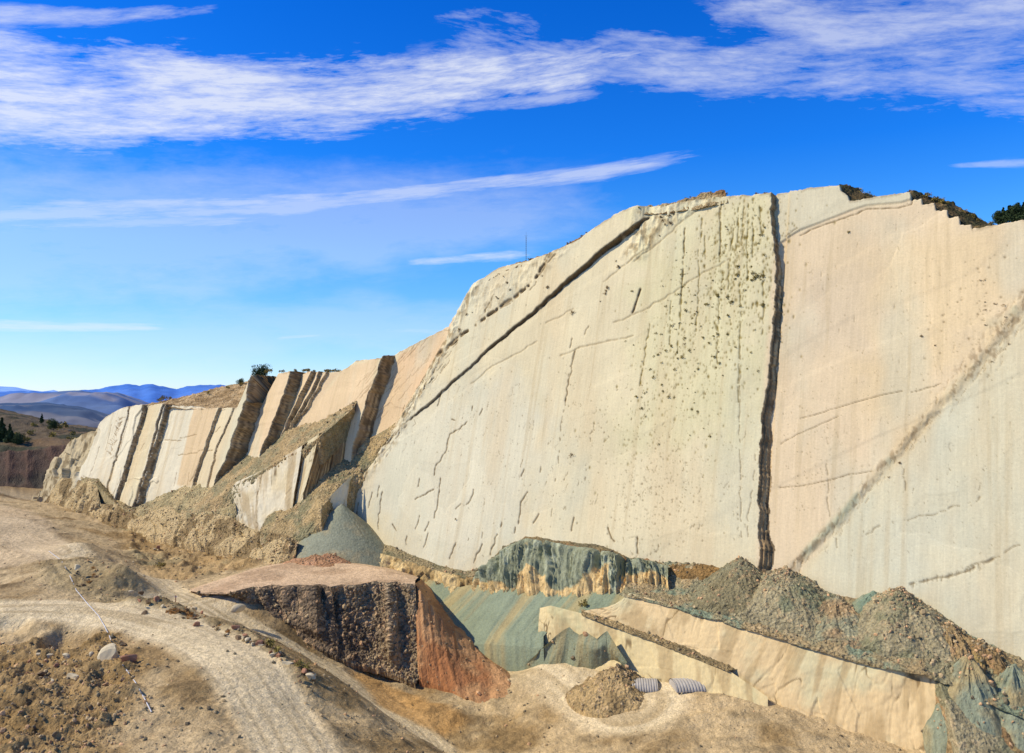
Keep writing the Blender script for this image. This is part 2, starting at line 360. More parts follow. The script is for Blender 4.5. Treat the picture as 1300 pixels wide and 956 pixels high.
# ragged band between the two right slabs
band = [(1330,365),(1300,388),(1281,411),(1247,458),(1211,500),(1177,532),(1155,557),(1128,588),(1097,624),(1072,655),(1048,680),(1017,711),(995,735)]
pb = polyw(band, 0.); dd, sd = segdist(pb, S, UU); xb = dd*sd
wb = 1.7+1.0*fbm(S*.05, UU*.05, 3., 2)+1.8*np.exp(-((S-8)/14.)**2)
mb = np.exp(-(np.abs(xb-.5)/wb)**2.5)
D += mb*.2*ridge(S*.5, UU*.3, 3., 4)
D += np.where(S < 75, .5*sm(-1.2, 1.2, xb+.8*fbm(S*.3, UU*.3, 2., 3)), 0)*(S < 64)
C = mixc(C, A(212, 188, 144), .6*mb*(.5+.5*fbm(S*.6, UU*.3, 31., 4)))
C = mixc(C, A(176, 180, 152), np.clip(.75*mb*sm(.0, .35, fbm(S*.12, UU*.12, 21., 3)), 0, 1))
C = mixc(C, A(140, 112, 78), np.clip(.55*mb*sm(.12, .4, fbm(S*1.2, UU*.6, 23., 3)), 0, 1))
for i in range(260):
    t = rs0.rand()*(len(band)-1.001); k = int(t); f = t-k; x = band[k][0]*(1-f)+band[k+1][0]*f; y = band[k][1]*(1-f)+band[k+1][1]*f; a = 1.9 if y < 520 else 1.
    x += rs0.randn()*6*a; y += rs0.randn()*4*a; L_ = 3+rs0.rand()*7*a
    crack([(x, y), (x+L_*.55, y-L_)], .17, .3, .35+.4*rs0.rand(), c=A(*[(150,122,84),(132,108,76),(176,150,108)][i % 3]))
for i in range(140):
    t = rs0.rand(); x = 585+t*(-150); y = 425+t*215; x += rs0.randn()*5; y += rs0.randn()*6; L_ = 3+rs0.rand()*8
    crack([(x, y), (x-L_*.7, y+L_)], .26, .5, .7, c=A(*[(140,112,78),(112,92,66)][i % 2]), d=0)
for i in range(60):
    x, y = [(470+rs0.rand()*95, 0)][0]; y = 560-(x-470)*1.4+rs0.randn()*25-40
    L_ = 5+rs0.rand()*16; crack([(x, y), (x-L_*.9, y+L_)], .24, .3, .6, c=A(150,120,86), d=-2)
LZ = lambda p: z1(p, 0, 430, 3.94)
for p in [[(890,495),(940,488),(985,480)], [(880,580),(930,578),(990,572),(1010,560),(1070,560)], [(640,400),(600,560)], [(500,540),(470,640),(450,690)], [(560,430),(530,560)], [(880,670),(865,740)], [(950,670),(940,740)], [(975,690),(950,720)], [(790,520),(700,830)], [(640,640),(560,800)], [(690,560),(720,520)], [(520,780),(500,800),(480,790)], [(760,600),(770,560)], [(1010,600),(960,720)], [(420,690),(460,700),(500,710)], [(800,500),(900,510)], [(1070,470),(1110,440)]]:
    crack(LZ(p), .34, .4, .7, gap=.2, d=5.5, c=A(150, 124, 86))
for i in range(60): crack([(155+rs0.randn()*3-(k_ := rs0.rand()*50)*.25, 530+k_), (154-k_*.25+rs0.randn(), 533+k_)], .3, .3, .6, d=5, c=A(140,112,74))
for i in range(170):
    x, y = 470+rs0.rand()*480, 480+rs0.rand()*230
    if y > 560+(x-430)*.4 or (x-430)*1.3+y < 640: continue
    L_ = 2+rs0.rand()**2*12; crack([(x, y), (x-L_*.12+rs0.randn(), y+L_*.6), (x-L_*.3+rs0.randn(), y+L_)], .2, .25, .45+.4*rs0.rand())
for i in range(110):
    x, y = 1000+rs0.rand()*290, 300+rs0.rand()*420; L_ = 2+rs0.rand()**2*10
    crack([(x, y), (x+rs0.randn()*1.5, y+L_)], .17, .2, .3+.4*rs0.rand())
# rough patches: between main slab and pink slab, upper-left shoulder
for pix, am in (([(575,410),(600,360),(616,352),(580,420),(540,500),(505,560),(455,625),(440,645),(432,640),(490,545),(545,470)], 1.), ([(812,262),(850,258),(925,244),(900,262),(860,285),(820,330),(790,330),(815,280)], .9), ([(600,362),(700,325),(735,310),(690,350),(610,415)], .5)):
    m_ = pmask(pix, 2.)*am
    D += m_*.9*ridge(S*.3, UU*.2, 13., 5); C = mixc(C, A(160, 138, 100), np.clip(m_*sm(.0, .4, fbm(S*.5, UU*.4, 15., 4)), 0, 1)*.8)
# upper part of the rim: slab edges break off raggedly
# footprints and pits
rs_ = np.random.RandomState(3)
def field(n, cx, cy, sx, sy, r0, r1, amt, c=soil_shade, ang=0., stretch=1.):
    for i in range(n):
        x, y = cx+rs_.randn()*sx, cy+rs_.randn()*sy
        x += ang*(y-cy)
        s_, u_ = su(x, y, dm(x)); r = r0+(r1-r0)*rs_.rand()**3
        dot(s_, u_, r*.85, r*.85*stretch, r*.3, min(1, amt*1.35*(.6+.4*rs_.rand())), c)
field(500, 700, 560, 130, 90, .14, .36, .6)
field(420, 850, 590, 60, 60, .16, .34, .65)
field(150, 820, 640, 25, 40, .2, .42, .6)
field(260, 560, 560, 60, 60, .16, .36, .5)
field(800, 905, 400, 45, 95, .18, .5, .75, c=A(132, 114, 60), ang=-.35, stretch=1.6)
field(420, 940, 330, 28, 60, .18, .5, .75, c=A(130, 112, 58), stretch=2.)
field(200, 1100, 480, 80, 110, .12, .3, .5)
field(160, 1030, 590, 25, 40, .12, .24, .6)
field(150, 1200, 650, 70, 70, .12, .22, .4)
field(90, 1240, 400, 30, 50, .2, .45, .6)
for p in [[(335,240),(325,380),(318,520),(310,700),(300,860),(285,1000)], [(555,80),(550,300),(548,450)], [(455,270),(458,490)], [(415,370),(420,520),(410,700),(400,870)], [(750,60),(745,420)], [(660,80),(655,350)], [(690,100),(680,350)], [(785,70),(800,300)], [(600,450),(598,680)], [(665,500),(675,780),(665,930),(655,1300)], [(810,500),(808,900)], [(540,650),(535,900),(525,1100)], [(720,100),(712,250),(712,560)], [(640,200),(610,380)], [(440,180),(430,330)], [(580,280),(590,420)], [(250,680),(240,950)], [(120,820),(100,950),(60,1200)]]:
    crack(ZE(p), .3, .4, .8, gap=.38, jitr=.25, c=A(122, 106, 58)); crack(ZE(p), .5, .2, .6, gap=.72, c=A(136, 118, 56))
# colour of broken bed ends
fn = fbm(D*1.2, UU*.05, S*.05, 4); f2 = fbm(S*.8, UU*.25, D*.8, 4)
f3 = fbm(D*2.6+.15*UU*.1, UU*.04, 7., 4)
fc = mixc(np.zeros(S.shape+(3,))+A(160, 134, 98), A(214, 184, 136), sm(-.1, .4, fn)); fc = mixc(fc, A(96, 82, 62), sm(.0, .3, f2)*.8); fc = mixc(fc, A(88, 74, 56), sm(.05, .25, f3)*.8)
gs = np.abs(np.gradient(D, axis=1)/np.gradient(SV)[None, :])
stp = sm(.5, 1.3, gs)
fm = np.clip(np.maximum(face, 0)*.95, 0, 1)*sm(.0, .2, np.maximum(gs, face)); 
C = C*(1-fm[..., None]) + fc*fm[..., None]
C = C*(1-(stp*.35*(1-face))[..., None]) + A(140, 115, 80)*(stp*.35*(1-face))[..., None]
# left end: ragged stepped outcrop
mo = sm(-1, 3, S-np.interp(UU, *zip(*sorted([(su(x, y, 3)[1], su(x, y, 3)[0]) for x, y in [(132,530),(110,590),(106,606),(108,615),(142,648)]]))))
blk, bid = cell(S*.09, UU*.07, np.full_like(S, .5)); 
D += mo*(bid*5-2.5)*sm(.1, .5, blk*0+1) + mo*.8*ridge(S*.25, UU*.15, 2., 4)
C = mixc(C, A(190, 172, 135), mo*.8); C = mixc(C, A(130, 112, 82), np.clip(mo*sm(.0, .4, fbm(S*.3, UU*.3, 5., 4)), 0, 1)*.8)
# stains running down from the rim
# skyline
SKY = [(38,665,-2),(52,640,-2),(56,622,-2),(64,598,-1),(76,575,0),(90,560,1),(100,551,2),(120,545,2),(130,540,3),(138,530,4),(150,521,5),(165,516,5),(200,513,5),(240,515,6),(270,518,6),(300,517,6.5),(311,512,7),
       (333,477,1),(350,473,3),(372,472,4),(392,472,0),(430,472,-1),(440,466,0),(452,458,0),(485,455,1),(500,449,-4),(530,433,-3),(572,414,-2.5),(585,390,0),(600,362,.3),(612,355,.3),(632,341,.5),(668,333,.6),(700,322,.8),(735,308,1),(760,290,1.2),(790,272,1.5),(812,264,1.6),(850,261,1.8),(880,255,2),(905,252,2.2),(922,250,2.3),(960,247,2.7),(979,245,2.8),
       (988,246,0),(1030,239,.7),(1066,235,.7),(1068,243,.5),(1077,249,.5),(1079,256,.5),(1110,251,.5),(1156,244,.5),(1157,255,0),(1170,253,0),(1171,261,0),(1187,259,0),(1188,269,0),(1203,267,0),(1204,278,0),(1218,275,0),(1219,287,0),(1233,285,0),(1234,291,0),(1250,289,0),(1300,281,0),(1400,262,0)]
q = np.array([su(*p) for p in SKY]); q = q[np.argsort(q[:, 0], kind='stable')]
ut = (np.interp(SV, q[:, 0], q[:, 1]) + .35*fbm(SV*.5, 0, 3., 4) + .2*fbm(SV*2., 0, 8., 2))[None]*np.ones((len(UV_), 1))
ut = np.where(S > 480, ut, ut)
over = np.maximum(UU-ut, 0); Ue = np.minimum(UU, ut)
# displacement frozen at the rim for the folded part
P = B + S[..., None]*T + Ue[..., None]*U + D[..., None]*N + over[..., None]*(-n0*1.5 - np.array([0, 0, .12]))
rim = sm(0, 2, over)
C = mixc(C, A(120, 95, 62), np.maximum(rim, .5*sm(-1.2, 0, UU-ut)*sm(-.1, .2, fbm(S*.4, UU*.4, 2., 3))))
UVc = np.stack([S, UU], -1)
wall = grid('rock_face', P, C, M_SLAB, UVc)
tag(wall, 'towering pale limestone rock face filling the right of the quarry', kind='structure')

# ------------------------------------------------------------------ general patch: rows of control points -> displaced sheet
def resample(pts, n):
    pts = np.array(pts); return pts
SCAT = []
def sheet(name, rows, res, disp, colf, mat, smooth=True, kind='structure', label=None, cat=None, group=None, keepf=None, ease=False, skirt=6., scat=0):
    R = [np.array([PT(p) for p in r]) for r in rows]
    ncp = max(len(r) for r in R); tt = []
    for r in R:
        L = np.r_[0, np.cumsum(np.linalg.norm(np.diff(r, axis=0), axis=1))]; L /= L[-1]
        tt.append(np.linspace(0, 1, len(r)) if all(len(q_) == len(R[0]) for q_ in R) else L)
    Lu = max(np.linalg.norm(np.diff(r, axis=0), axis=1).sum() for r in R)
    nu = max(8, int(Lu/res)); u = np.linspace(0, 1, nu)
    C_ = [np.stack([np.interp(u, t, r[:, k]) for k in range(3)], -1) for r, t in zip(R, tt)]
    Lv = [np.linalg.norm(C_[i+1]-C_[i], axis=1).max() for i in range(len(C_)-1)]
    segs = []
    vv = []
    for i, l in enumerate(Lv):
        n = max(2, int(l/res)); t = np.linspace(0, 1, n, endpoint=(i == len(Lv)-1))
        segs.append(C_[i][None]*(1-t)[:, None, None] + C_[i+1][None]*t[:, None, None]); vv.append(i+t)
    G = np.concatenate(segs, 0); v = np.concatenate(vv)[:, None]*np.ones((1, nu)); uu = u[None]*np.ones((G.shape[0], 1))
    du = np.gradient(G, axis=1); dv = np.gradient(G, axis=0); n = np.cross(du, dv); n /= np.linalg.norm(n, axis=-1, keepdims=True)+1e-9
    toc = (O-G); s = np.sign((n*toc).sum(-1).mean()); n *= s
    # smooth normals
    for _ in range(6):
        n[1:-1, 1:-1] = (n[1:-1, 1:-1]*2+n[:-2, 1:-1]+n[2:, 1:-1]+n[1:-1, :-2]+n[1:-1, 2:])
        n /= np.linalg.norm(n, axis=-1, keepdims=True)+1e-9
    ctx = dict(G=G, u=uu, v=v, Lu=Lu, x=G[..., 0], y=G[..., 1], z=G[..., 2], s=(G-B)@T, a=uu*Lu)
    h = disp(ctx); ctx['h'] = h
    off = n*h[..., None] if not ctx.get('up') is not None else None
    if 'up' in ctx: off = np.array([0, 0, 1.])*h[..., None]
    P_ = G + off
    if 'off' in ctx: P_ = P_ + ctx['off']
    cc_ = colf(ctx); uvv = np.stack([ctx['a'], v*5], -1)
    if scat: SCAT.append((P_, n, scat))
    if skirt:
        P_ = np.concatenate([P_, P_[-1:]-np.array([0, 0, skirt])-N*min(1.2, skirt*.2)], 0); cc_ = np.concatenate([cc_, cc_[-1:]], 0); uvv = np.concatenate([uvv, uvv[-1:]], 0)
    o = grid(name, P_, cc_, mat, uvv, None if keepf is None else keepf(ctx), smooth)
    tag(o, label, cat, group, kind); return o
def nz3(c, f, o=4, sz=1., off=0.): return fbm(c['x']*f+off, c['y']*f, c['z']*f*sz, o)
def rz3(c, f, o=4, sz=1., off=0.): return ridge(c['x']*f+off, c['y']*f, c['z']*f*sz, o)
def edge(c, w=.08):
    return sm(0, w, c['u'])*(1-sm(1-w, 1, c['u']))
def rubble_disp(a=1.2, f=.12, stones=.5, fs=.6):
    def g(c):
        cd, ci = cell(c['x']*fs, c['y']*fs, c['z']*fs)
        cd2, ci2 = cell(c['x']*fs*2.3, c['y']*fs*2.3, c['z']*fs*2.3)
        c['ci'] = ci; c['ci2'] = ci2
        return a*nz3(c, f, 4) + stones*np.maximum(0, .62-cd)*(ci > .55)*2 + stones*.45*np.maximum(0, .6-cd2)*2
    return g
def rubble_col(c0, c1, c2=None, f=.15):
    def g(c):
        k = np.zeros(c['x'].shape+(3,))+A(*c0); k = mixc(k, A(*c1), sm(-.2, .3, nz3(c, f, 4, 1, 40)))
        if 'ci' in c: k = k*(.85+.3*c['ci2'])[..., None]
        if c2 is not None and 'ci' in c: k = mixc(k, A(*c2), (c['ci'] > .88)*.4)
        return k
    return g
def gully_disp(depth=2.5, f=.28, power=1.):
    def g(c):
        w = c['a']*f + 1.1*fbm(c['a']*.12, c['v']*2.5, 0, 4)
        r = ridge(w, c['v']*.35, 2.5, 3, .5)
        c['r'] = r
        v = np.clip(c['v']/max(c['v'].max(), 1e-6), 0, 1)
        bk, bi = cell(c['a']*.22, c['v']*1.6, 0*v+.5)
        return depth*(r-.2)*sm(0, .25, v)*(.6+.4*v) + 1.1*nz3(c, .35, 5) + 1.6*(bi-.5)*sm(0, .1, v)
    return g
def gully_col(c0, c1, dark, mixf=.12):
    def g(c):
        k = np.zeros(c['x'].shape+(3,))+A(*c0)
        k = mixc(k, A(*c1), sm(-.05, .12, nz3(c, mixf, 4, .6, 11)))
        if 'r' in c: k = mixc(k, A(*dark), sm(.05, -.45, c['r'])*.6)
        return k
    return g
def talus_disp(a=.5, f=.25):
    def g(c):
        r = fbm(c['a']*f, c['v']*.25, 1.7, 4); c['r'] = r
        return a*r + .15*nz3(c, .8, 3)
    return g
def talus_col(c0, c1, f=.22):
    def g(c):
        r = fbm(c['a']*f+3, c['v']*.2, 6.7, 4)
        k = np.zeros(c['x'].shape+(3,))+A(*c0); return mixc(k, A(*c1), sm(.0, .35, r))
    return g
BROWN = (165, 142, 105); BROWN2 = (135, 115, 82); GREYG = (132, 140, 116); TEAL = (120, 140, 122); OCH = (196, 168, 115); CRM = (220, 196, 150)
d_ = 'd'; z_ = 'z'
# --- left part: long rubble ramps and buttresses standing in front of the wall
sheet('rubble_slope', [[(215,640,d_,6),(262,612,d_,1),(310,577,d_,-2),(345,560,d_,-1),(364,545,d_,0),(398,536,d_,-2),(430,520,d_,-1),(456,505,d_,-1)],
                     [(205,672,d_,16),(262,642,d_,14),(293,620,d_,14),(323,604,d_,14),(354,585,d_,14),(386,571,d_,14),(407,554,d_,14),(450,517,d_,4)],
                     [(205,690,d_,17),(262,660,d_,15),(293,640,d_,14),(323,620,d_,13),(354,605,d_,12),(386,585,d_,12),(407,570,d_,12),(450,530,d_,0)]],
      .5, rubble_disp(.9, .1, .6, .5), rubble_col((176,152,112), (150,140,108), (205,180,140)), M_RUBBLE, scat=1.0, label='upper rubble ramp sloping down between the left slabs')
def slabdisp(a=.25, steps=.5, f=.1):
    def g(c):
        c['r'] = nz3(c, .3, 3); jn = np.abs(fbm(c['a']*.11+3, c['v']*.7+c['a']*.05, 3., 4)); j2 = np.abs(fbm(c['a']*.13+40, c['v']*.12, 9., 4)); c['jn'] = np.maximum(sm(.028, .008, jn), sm(.03, .01, j2)*sm(-.15, .1, fbm(c['a']*.05, c['v']*.9, 3., 2))); bk, bi = cell(c['a']*.09, c['v']*1.1, 0*c['v']+.5)
        return a*nz3(c, .15, 5)*2 + steps*(bi-.5) - .12*c['jn'] + .12*nz3(c, 1.2, 3)
    return g
def slabcol(c0, c1):
    def g(c):
        k = np.zeros(c['x'].shape+(3,))+A(*c0); k = mixc(k, A(*c1), sm(-.1, .4, nz3(c, .12, 4, 1, 5)))
        k = mixc(k, A(176,150,108), sm(.1, .4, fbm(c['a']*.35, c['v']*.8, 4., 4))*.6);
        return mixc(k, A(120,98,66), c['jn']*.8*sm(-.1, .2, nz3(c, .2, 2, 1, 77)))
    return g
sheet('rock_slab', [[(293,622,d_,14),(300,612,d_,14),(323,602,d_,14),(354,584,d_,14),(384,566,d_,14)],
                  [(300,654,d_,14),(308,654,d_,14),(325,660,d_,14),(350,662,d_,14),(372,640,d_,14)],
                  [(300,670,d_,14),(308,670,d_,14),(325,676,d_,14),(350,676,d_,14),(368,660,d_,14)]], .35, slabdisp(), slabcol((226,214,186), (216,200,165)), M_SLAB)
strata = lambda c: mixc(mixc(np.zeros(c['x'].shape+(3,))+A(150,124,88), A(205,172,122), sm(.0, .3, fbm(c['v']*14, c['u']*1.2, 1., 3))), A(88,74,56), sm(.05, .35, fbm(c['v']*9, c['u']*1.5, 8., 3)))
def strata_disp(a=.9):
    return lambda c: a*fbm(c['v']*10, c['u']*1.0, 2., 3) + .4*nz3(c, .5, 4)
sheet('rock_ledge', [[(384,566,d_,14),(378,590,d_,14),(370,645,d_,14),(368,660,d_,14)], [(392,560,d_,11),(384,590,d_,11),(377,640,d_,11),(374,656,d_,11)]], .35, strata_disp(.5), strata, M_GULLY)
sheet('rock_slab', [[(391,560,d_,12.5),(405,551,d_,13.5)], [(383,590,d_,12.5),(396,590,d_,13.5)], [(374,645,d_,12.5),(385,627,d_,13.5)], [(371,660,d_,12.5),(384,650,d_,13.5)]], .35, slabdisp(.1, .1), slabcol((216,202,168), (206,190,150)), M_SLAB)
sheet('rock_ledge', [[(405,551,d_,13.5),(396,590,d_,13.5),(386,625,d_,13.5),(384,650,d_,13.5)],
                   [(418,544,d_,9),(410,580,d_,9),(402,612,d_,9),(398,640,d_,9)],
                   [(434,530,d_,4),(430,560,d_,4),(424,592,d_,4),(420,620,d_,4)],
                   [(450,512,d_,-2),(452,540,d_,-2),(452,572,d_,-2),(450,600,d_,-2)]], .35, strata_disp(.9), strata, M_GULLY)
sheet('rubble_slope', [[(340,655,d_,15),(366,643,d_,12.5),(384,628,d_,11),(400,609,d_,6),(417,593,d_,4),(436,580,d_,1),(453,566,d_,-2),(470,556,d_,-3),(490,545,d_,-3),(512,528,d_,-1)],
                     [(330,672,d_,22),(363,674,d_,21),(385,667,d_,20),(408,645,d_,19),(420,632,d_,12),(436,618,d_,7),(452,602,d_,2.5),(470,585,d_,.4),(490,560,d_,.5),(514,538,d_,-1)],
                     [(330,690,d_,23),(363,690,d_,22),(385,684,d_,21),(408,665,d_,20),(420,652,d_,12),(436,640,d_,6),(452,622,d_,1.5),(470,600,d_,.5),(490,575,d_,-1),(514,550,d_,-2)]],
      .45, rubble_disp(.8, .1, .6, .5), rubble_col((178,154,112), (140,132,100), (205,180,140)), M_RUBBLE, scat=1.0, label='lower rubble ramp climbing beside the big slab')
sheet('rock_slab', [[(419,630,d_,13.5),(436,614,d_,8.5),(446,604,d_,5)], [(409,652,d_,13.5),(428,648,d_,9.5),(440,634,d_,6)], [(405,672,d_,13.5),(428,668,d_,9.5),(440,655,d_,6)]], .35, slabdisp(.25, .3), slabcol((222,214,190), (200,190,155)), M_SLAB)
# grey talus tongue below it
# ragged cream ledge along the foot of the left slabs
def ragged(name, top, bot, c0=(214,190,142), c1=(150,128,90), dep=1.6, f=.35, mat=None, low=None, **k):
    return sheet(name, [top, bot]+([low] if low else []), .35, gully_disp(dep, f), gully_col(c0, c1, (95,76,50)), mat or M_GULLY, **k)
LEDGE_L_T = [(78,606,d_,6),(104,610,d_,7),(122,612,d_,9),(128,640,d_,9),(150,640,d_,10),(175,652,d_,11),(205,640,d_,12),(240,650,d_,14),(262,650,d_,15),(290,655,d_,17),(320,672,d_,20),(365,680,d_,24),(380,688,d_,25)]
LEDGE_L_B = [(55,640,d_,8),(84,650,d_,9),(108,662,d_,11),(128,672,d_,12),(150,668,d_,13),(175,668,d_,14),(205,662,d_,15),(235,668,d_,17),(262,672,d_,18),(290,678,d_,20),(320,690,d_,23),(355,702,d_,26),(375,705,d_,27)]
ragged('rock_ledge', LEDGE_L_T, LEDGE_L_B, c0=(200,176,132), c1=(150,128,92), dep=.8, f=.16, mat=M_RUBBLE, scat=.7, skirt=4., low=[(q[0], q[1]+(9 if q[0] < 130 else 22), d_, q[3]+(2 if q[0] < 130 else 5)) for q in LEDGE_L_B])
sheet('rubble_slope', [[(100,600,d_,2),(125,605,d_,4),(145,632,d_,5),(172,645,d_,5),(205,630,d_,6),(240,612,d_,5),(275,606,d_,2),(300,590,d_,0)],
                     [(104,611,d_,7.5),(122,614,d_,9.5),(150,642,d_,10.5),(175,654,d_,11.5),(205,642,d_,12.5),(240,652,d_,14.5),(262,652,d_,15.5),(300,645,d_,15)]],
      .5, rubble_disp(1.2, .15, .6, .4), rubble_col((188,168,126), (160,146,110), (214,196,150)), M_RUBBLE, scat=1.0)
# --- foot of the main slab: ledge top, cream gullied band, green gullied cliff
LT = [(398,660,d_,4),(430,676,d_,3),(460,688,d_,2),(500,697,d_,1),(530,708,d_,.5),(560,718,d_,.3),(590,724,d_,.3),(615,716,d_,.5)]
LM = [(398,672,d_,9),(430,690,d_,7.5),(460,698,d_,6.5),(500,708,d_,5.5),(530,717,d_,5),(560,727,d_,4.5),(590,733,d_,4),(615,730,d_,3.5)]
LB = [(395,700,d_,11),(428,712,d_,9.5),(458,722,d_,8.5),(500,738,d_,7.5),(530,750,d_,7),(560,756,d_,6.5),(590,762,d_,6),(615,760,d_,5.5)]
sheet('rubble_slope', [[(p[0], p[1]-5, d_, p[3]-1.2) for p in LT], LM], .4, rubble_disp(.4, .2, .35, .6), rubble_col((158,142,108), (128,122,94)), M_RUBBLE, scat=1.0)
ragged('rock_ledge', [(p[0], p[1]-1, d_, p[3]+.2) for p in LM], LB, c0=(218,192,140), c1=(176,150,104), dep=2.6, f=.4)
# green cliff
GT = [(608,722,d_,1),(625,706,d_,1),(640,692,d_,1),(655,686,d_,1),(668,680,d_,1),(690,682,d_,1),(715,684,d_,1),(740,688,d_,1),(765,688,d_,1),(785,698,d_,1),(800,706,d_,1),(820,708,d_,1),(834,710,d_,1),(852,712,d_,1)]
GM = [(608,732,d_,3),(625,714,d_,3.5),(640,698,d_,3.5),(655,691,d_,3.5),(668,685,d_,3.5),(690,688,d_,4),(715,692,d_,4.5),(740,697,d_,5),(765,700,d_,5),(785,706,d_,4.5),(800,711,d_,4),(820,713,d_,4),(834,716,d_,4),(852,722,d_,4)]
GB = [(604,762,d_,6),(625,758,d_,7),(640,752,d_,7.5),(655,752,d_,8),(668,752,d_,8.5),(690,756,d_,9),(715,760,d_,9),(740,758,d_,9),(765,752,d_,9),(785,752,d_,8.5),(800,750,d_,8),(820,752,d_,8),(834,756,d_,8),(852,770,d_,8)]
sheet('rubble_slope', [GT, GM], .4, rubble_disp(.5, .2, .4, .6), rubble_col((140,120,86), (124,116,90), (180,120,80)), M_RUBBLE, scat=1.0)
def gc(c):
    k = np.zeros(c['x'].shape+(3,))+A(146,150,126)
    k = mixc(k, A(176,180,154), sm(.0, .3, nz3(c, .35, 3, .5, 3)))
    v = c['v']/c['v'].max(); n = nz3(c, .13, 3, .7, 20)
    k = mixc(k, A(222,192,138), sm(.03, .12, n + (v-.72)*1.1 + .25*(np.exp(-((c['u']-.62)/.07)**2)+.7*np.exp(-((c['u']-.02)/.05)**2))))
    k = mixc(k, A(62,72,62), sm(.0, -.5, c['r'])*.55)  # gully floors darkened: their shadow is painted into the colour
    return k
def gd(c):
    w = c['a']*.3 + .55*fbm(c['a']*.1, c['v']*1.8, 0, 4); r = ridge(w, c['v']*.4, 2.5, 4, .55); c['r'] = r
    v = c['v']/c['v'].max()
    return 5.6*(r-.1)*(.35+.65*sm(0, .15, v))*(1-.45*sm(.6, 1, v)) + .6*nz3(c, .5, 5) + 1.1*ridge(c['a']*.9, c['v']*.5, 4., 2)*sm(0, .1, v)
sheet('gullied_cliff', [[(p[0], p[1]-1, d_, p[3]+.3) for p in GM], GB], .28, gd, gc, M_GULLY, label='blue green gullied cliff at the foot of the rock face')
# green talus aprons
sheet('talus_slope', [[(500,722,d_,6),(540,735,d_,6),(580,745,d_,6),(620,742,d_,7),(660,742,d_,7.5),(700,746,d_,8.5),(735,752,d_,8.5)],
                    [(470,770,d_,14),(500,778,d_,15),(530,788,d_,17),(570,794,d_,18),(620,802,d_,20),(650,806,d_,21),(690,808,d_,21)],
                    [(440,800,d_,19),(480,812,d_,20),(520,814,d_,21),(560,816,d_,22.5),(610,818,d_,23),(650,820,d_,23.5),(690,824,d_,23.5)]],
      .35, talus_disp(.55, .3), talus_col((136,146,124), (164,152,114), .18), M_TALUS, label='blue green talus apron below the gullied cliff', skirt=12.)
sheet('talus_slope', [[(716,752,d_,8.5),(740,742,d_,8.5),(770,745,d_,8.5),(800,748,d_,8.5),(822,752,d_,9)],
                    [(672,782,d_,16),(700,786,d_,17),(740,790,d_,17.5),(770,795,d_,17),(790,800,d_,17)]],
      .35, talus_disp(.5, .4), talus_col((134,144,120), (164,152,112), .25), M_TALUS, label='small blue green talus apron above the stepped slab')
# --- right: lower stepped slabs
sheet('rock_slab', [[(784,768,d_,17),(800,753,d_,17),(850,767,d_,17),(905,783,d_,17.5),(960,800,d_,18),(1010,815,d_,18),(1060,830,d_,18),(1110,843,d_,18),(1170,853,d_,18),(1260,880,d_,18)],
                  [(738,776,d_,18),(785,790,d_,18),(840,812,d_,18.5),(890,832,d_,19),(935,850,d_,19),(980,880,d_,19),(1040,905,d_,19),(1100,925,d_,19),(1170,940,d_,19),(1260,960,d_,19)],
                  [(735,830,d_,18),(785,860,d_,18),(840,880,d_,18.5),(890,900,d_,19),(935,930,d_,19),(980,960,d_,19),(1040,980,d_,19),(1100,1000,d_,19),(1170,1010,d_,19),(1260,1030,d_,19)]],
      .28, slabdisp(.3, .35, .16), slabcol((222,196,150), (210,198,158)), M_SLAB, label='lower cream rock slab under the spoil heaps')
sheet('rock_slab', [[(686,772,d_,18),(700,769,d_,19),(740,779,d_,20),(790,799,d_,20),(845,820,d_,20.5),(890,838,d_,21),(925,851,d_,21),(975,885,d_,21)],
                  [(683,800,d_,20),(700,812,d_,20),(740,835,d_,21),(790,850,d_,21),(845,862,d_,21.5),(890,880,d_,22),(925,900,d_,22),(975,930,d_,22)],
                  [(683,840,d_,20),(700,850,d_,20),(740,870,d_,21),(790,890,d_,21),(845,900,d_,21.5),(890,930,d_,22),(925,960,d_,22),(975,990,d_,22)]],
      .28, slabdisp(.3, .3, .16), slabcol((222,202,154), (204,194,150)), M_SLAB, label='lowest cream rock step above the pit floor')
sheet('rubble_slope', [[(738,774,d_,17),(785,788,d_,17.5),(840,809,d_,18),(890,829,d_,18.5),(938,850,d_,18.6)],
                     [(738,780,d_,20.5),(788,798.5,d_,20.6),(843,819,d_,21),(888,837,d_,21.5),(925,851,d_,21.6)]], .3, rubble_disp(.25, .3, .35, .9), rubble_col((170,148,108), (140,124,92)), M_RUBBLE, scat=1.0, skirt=.4)
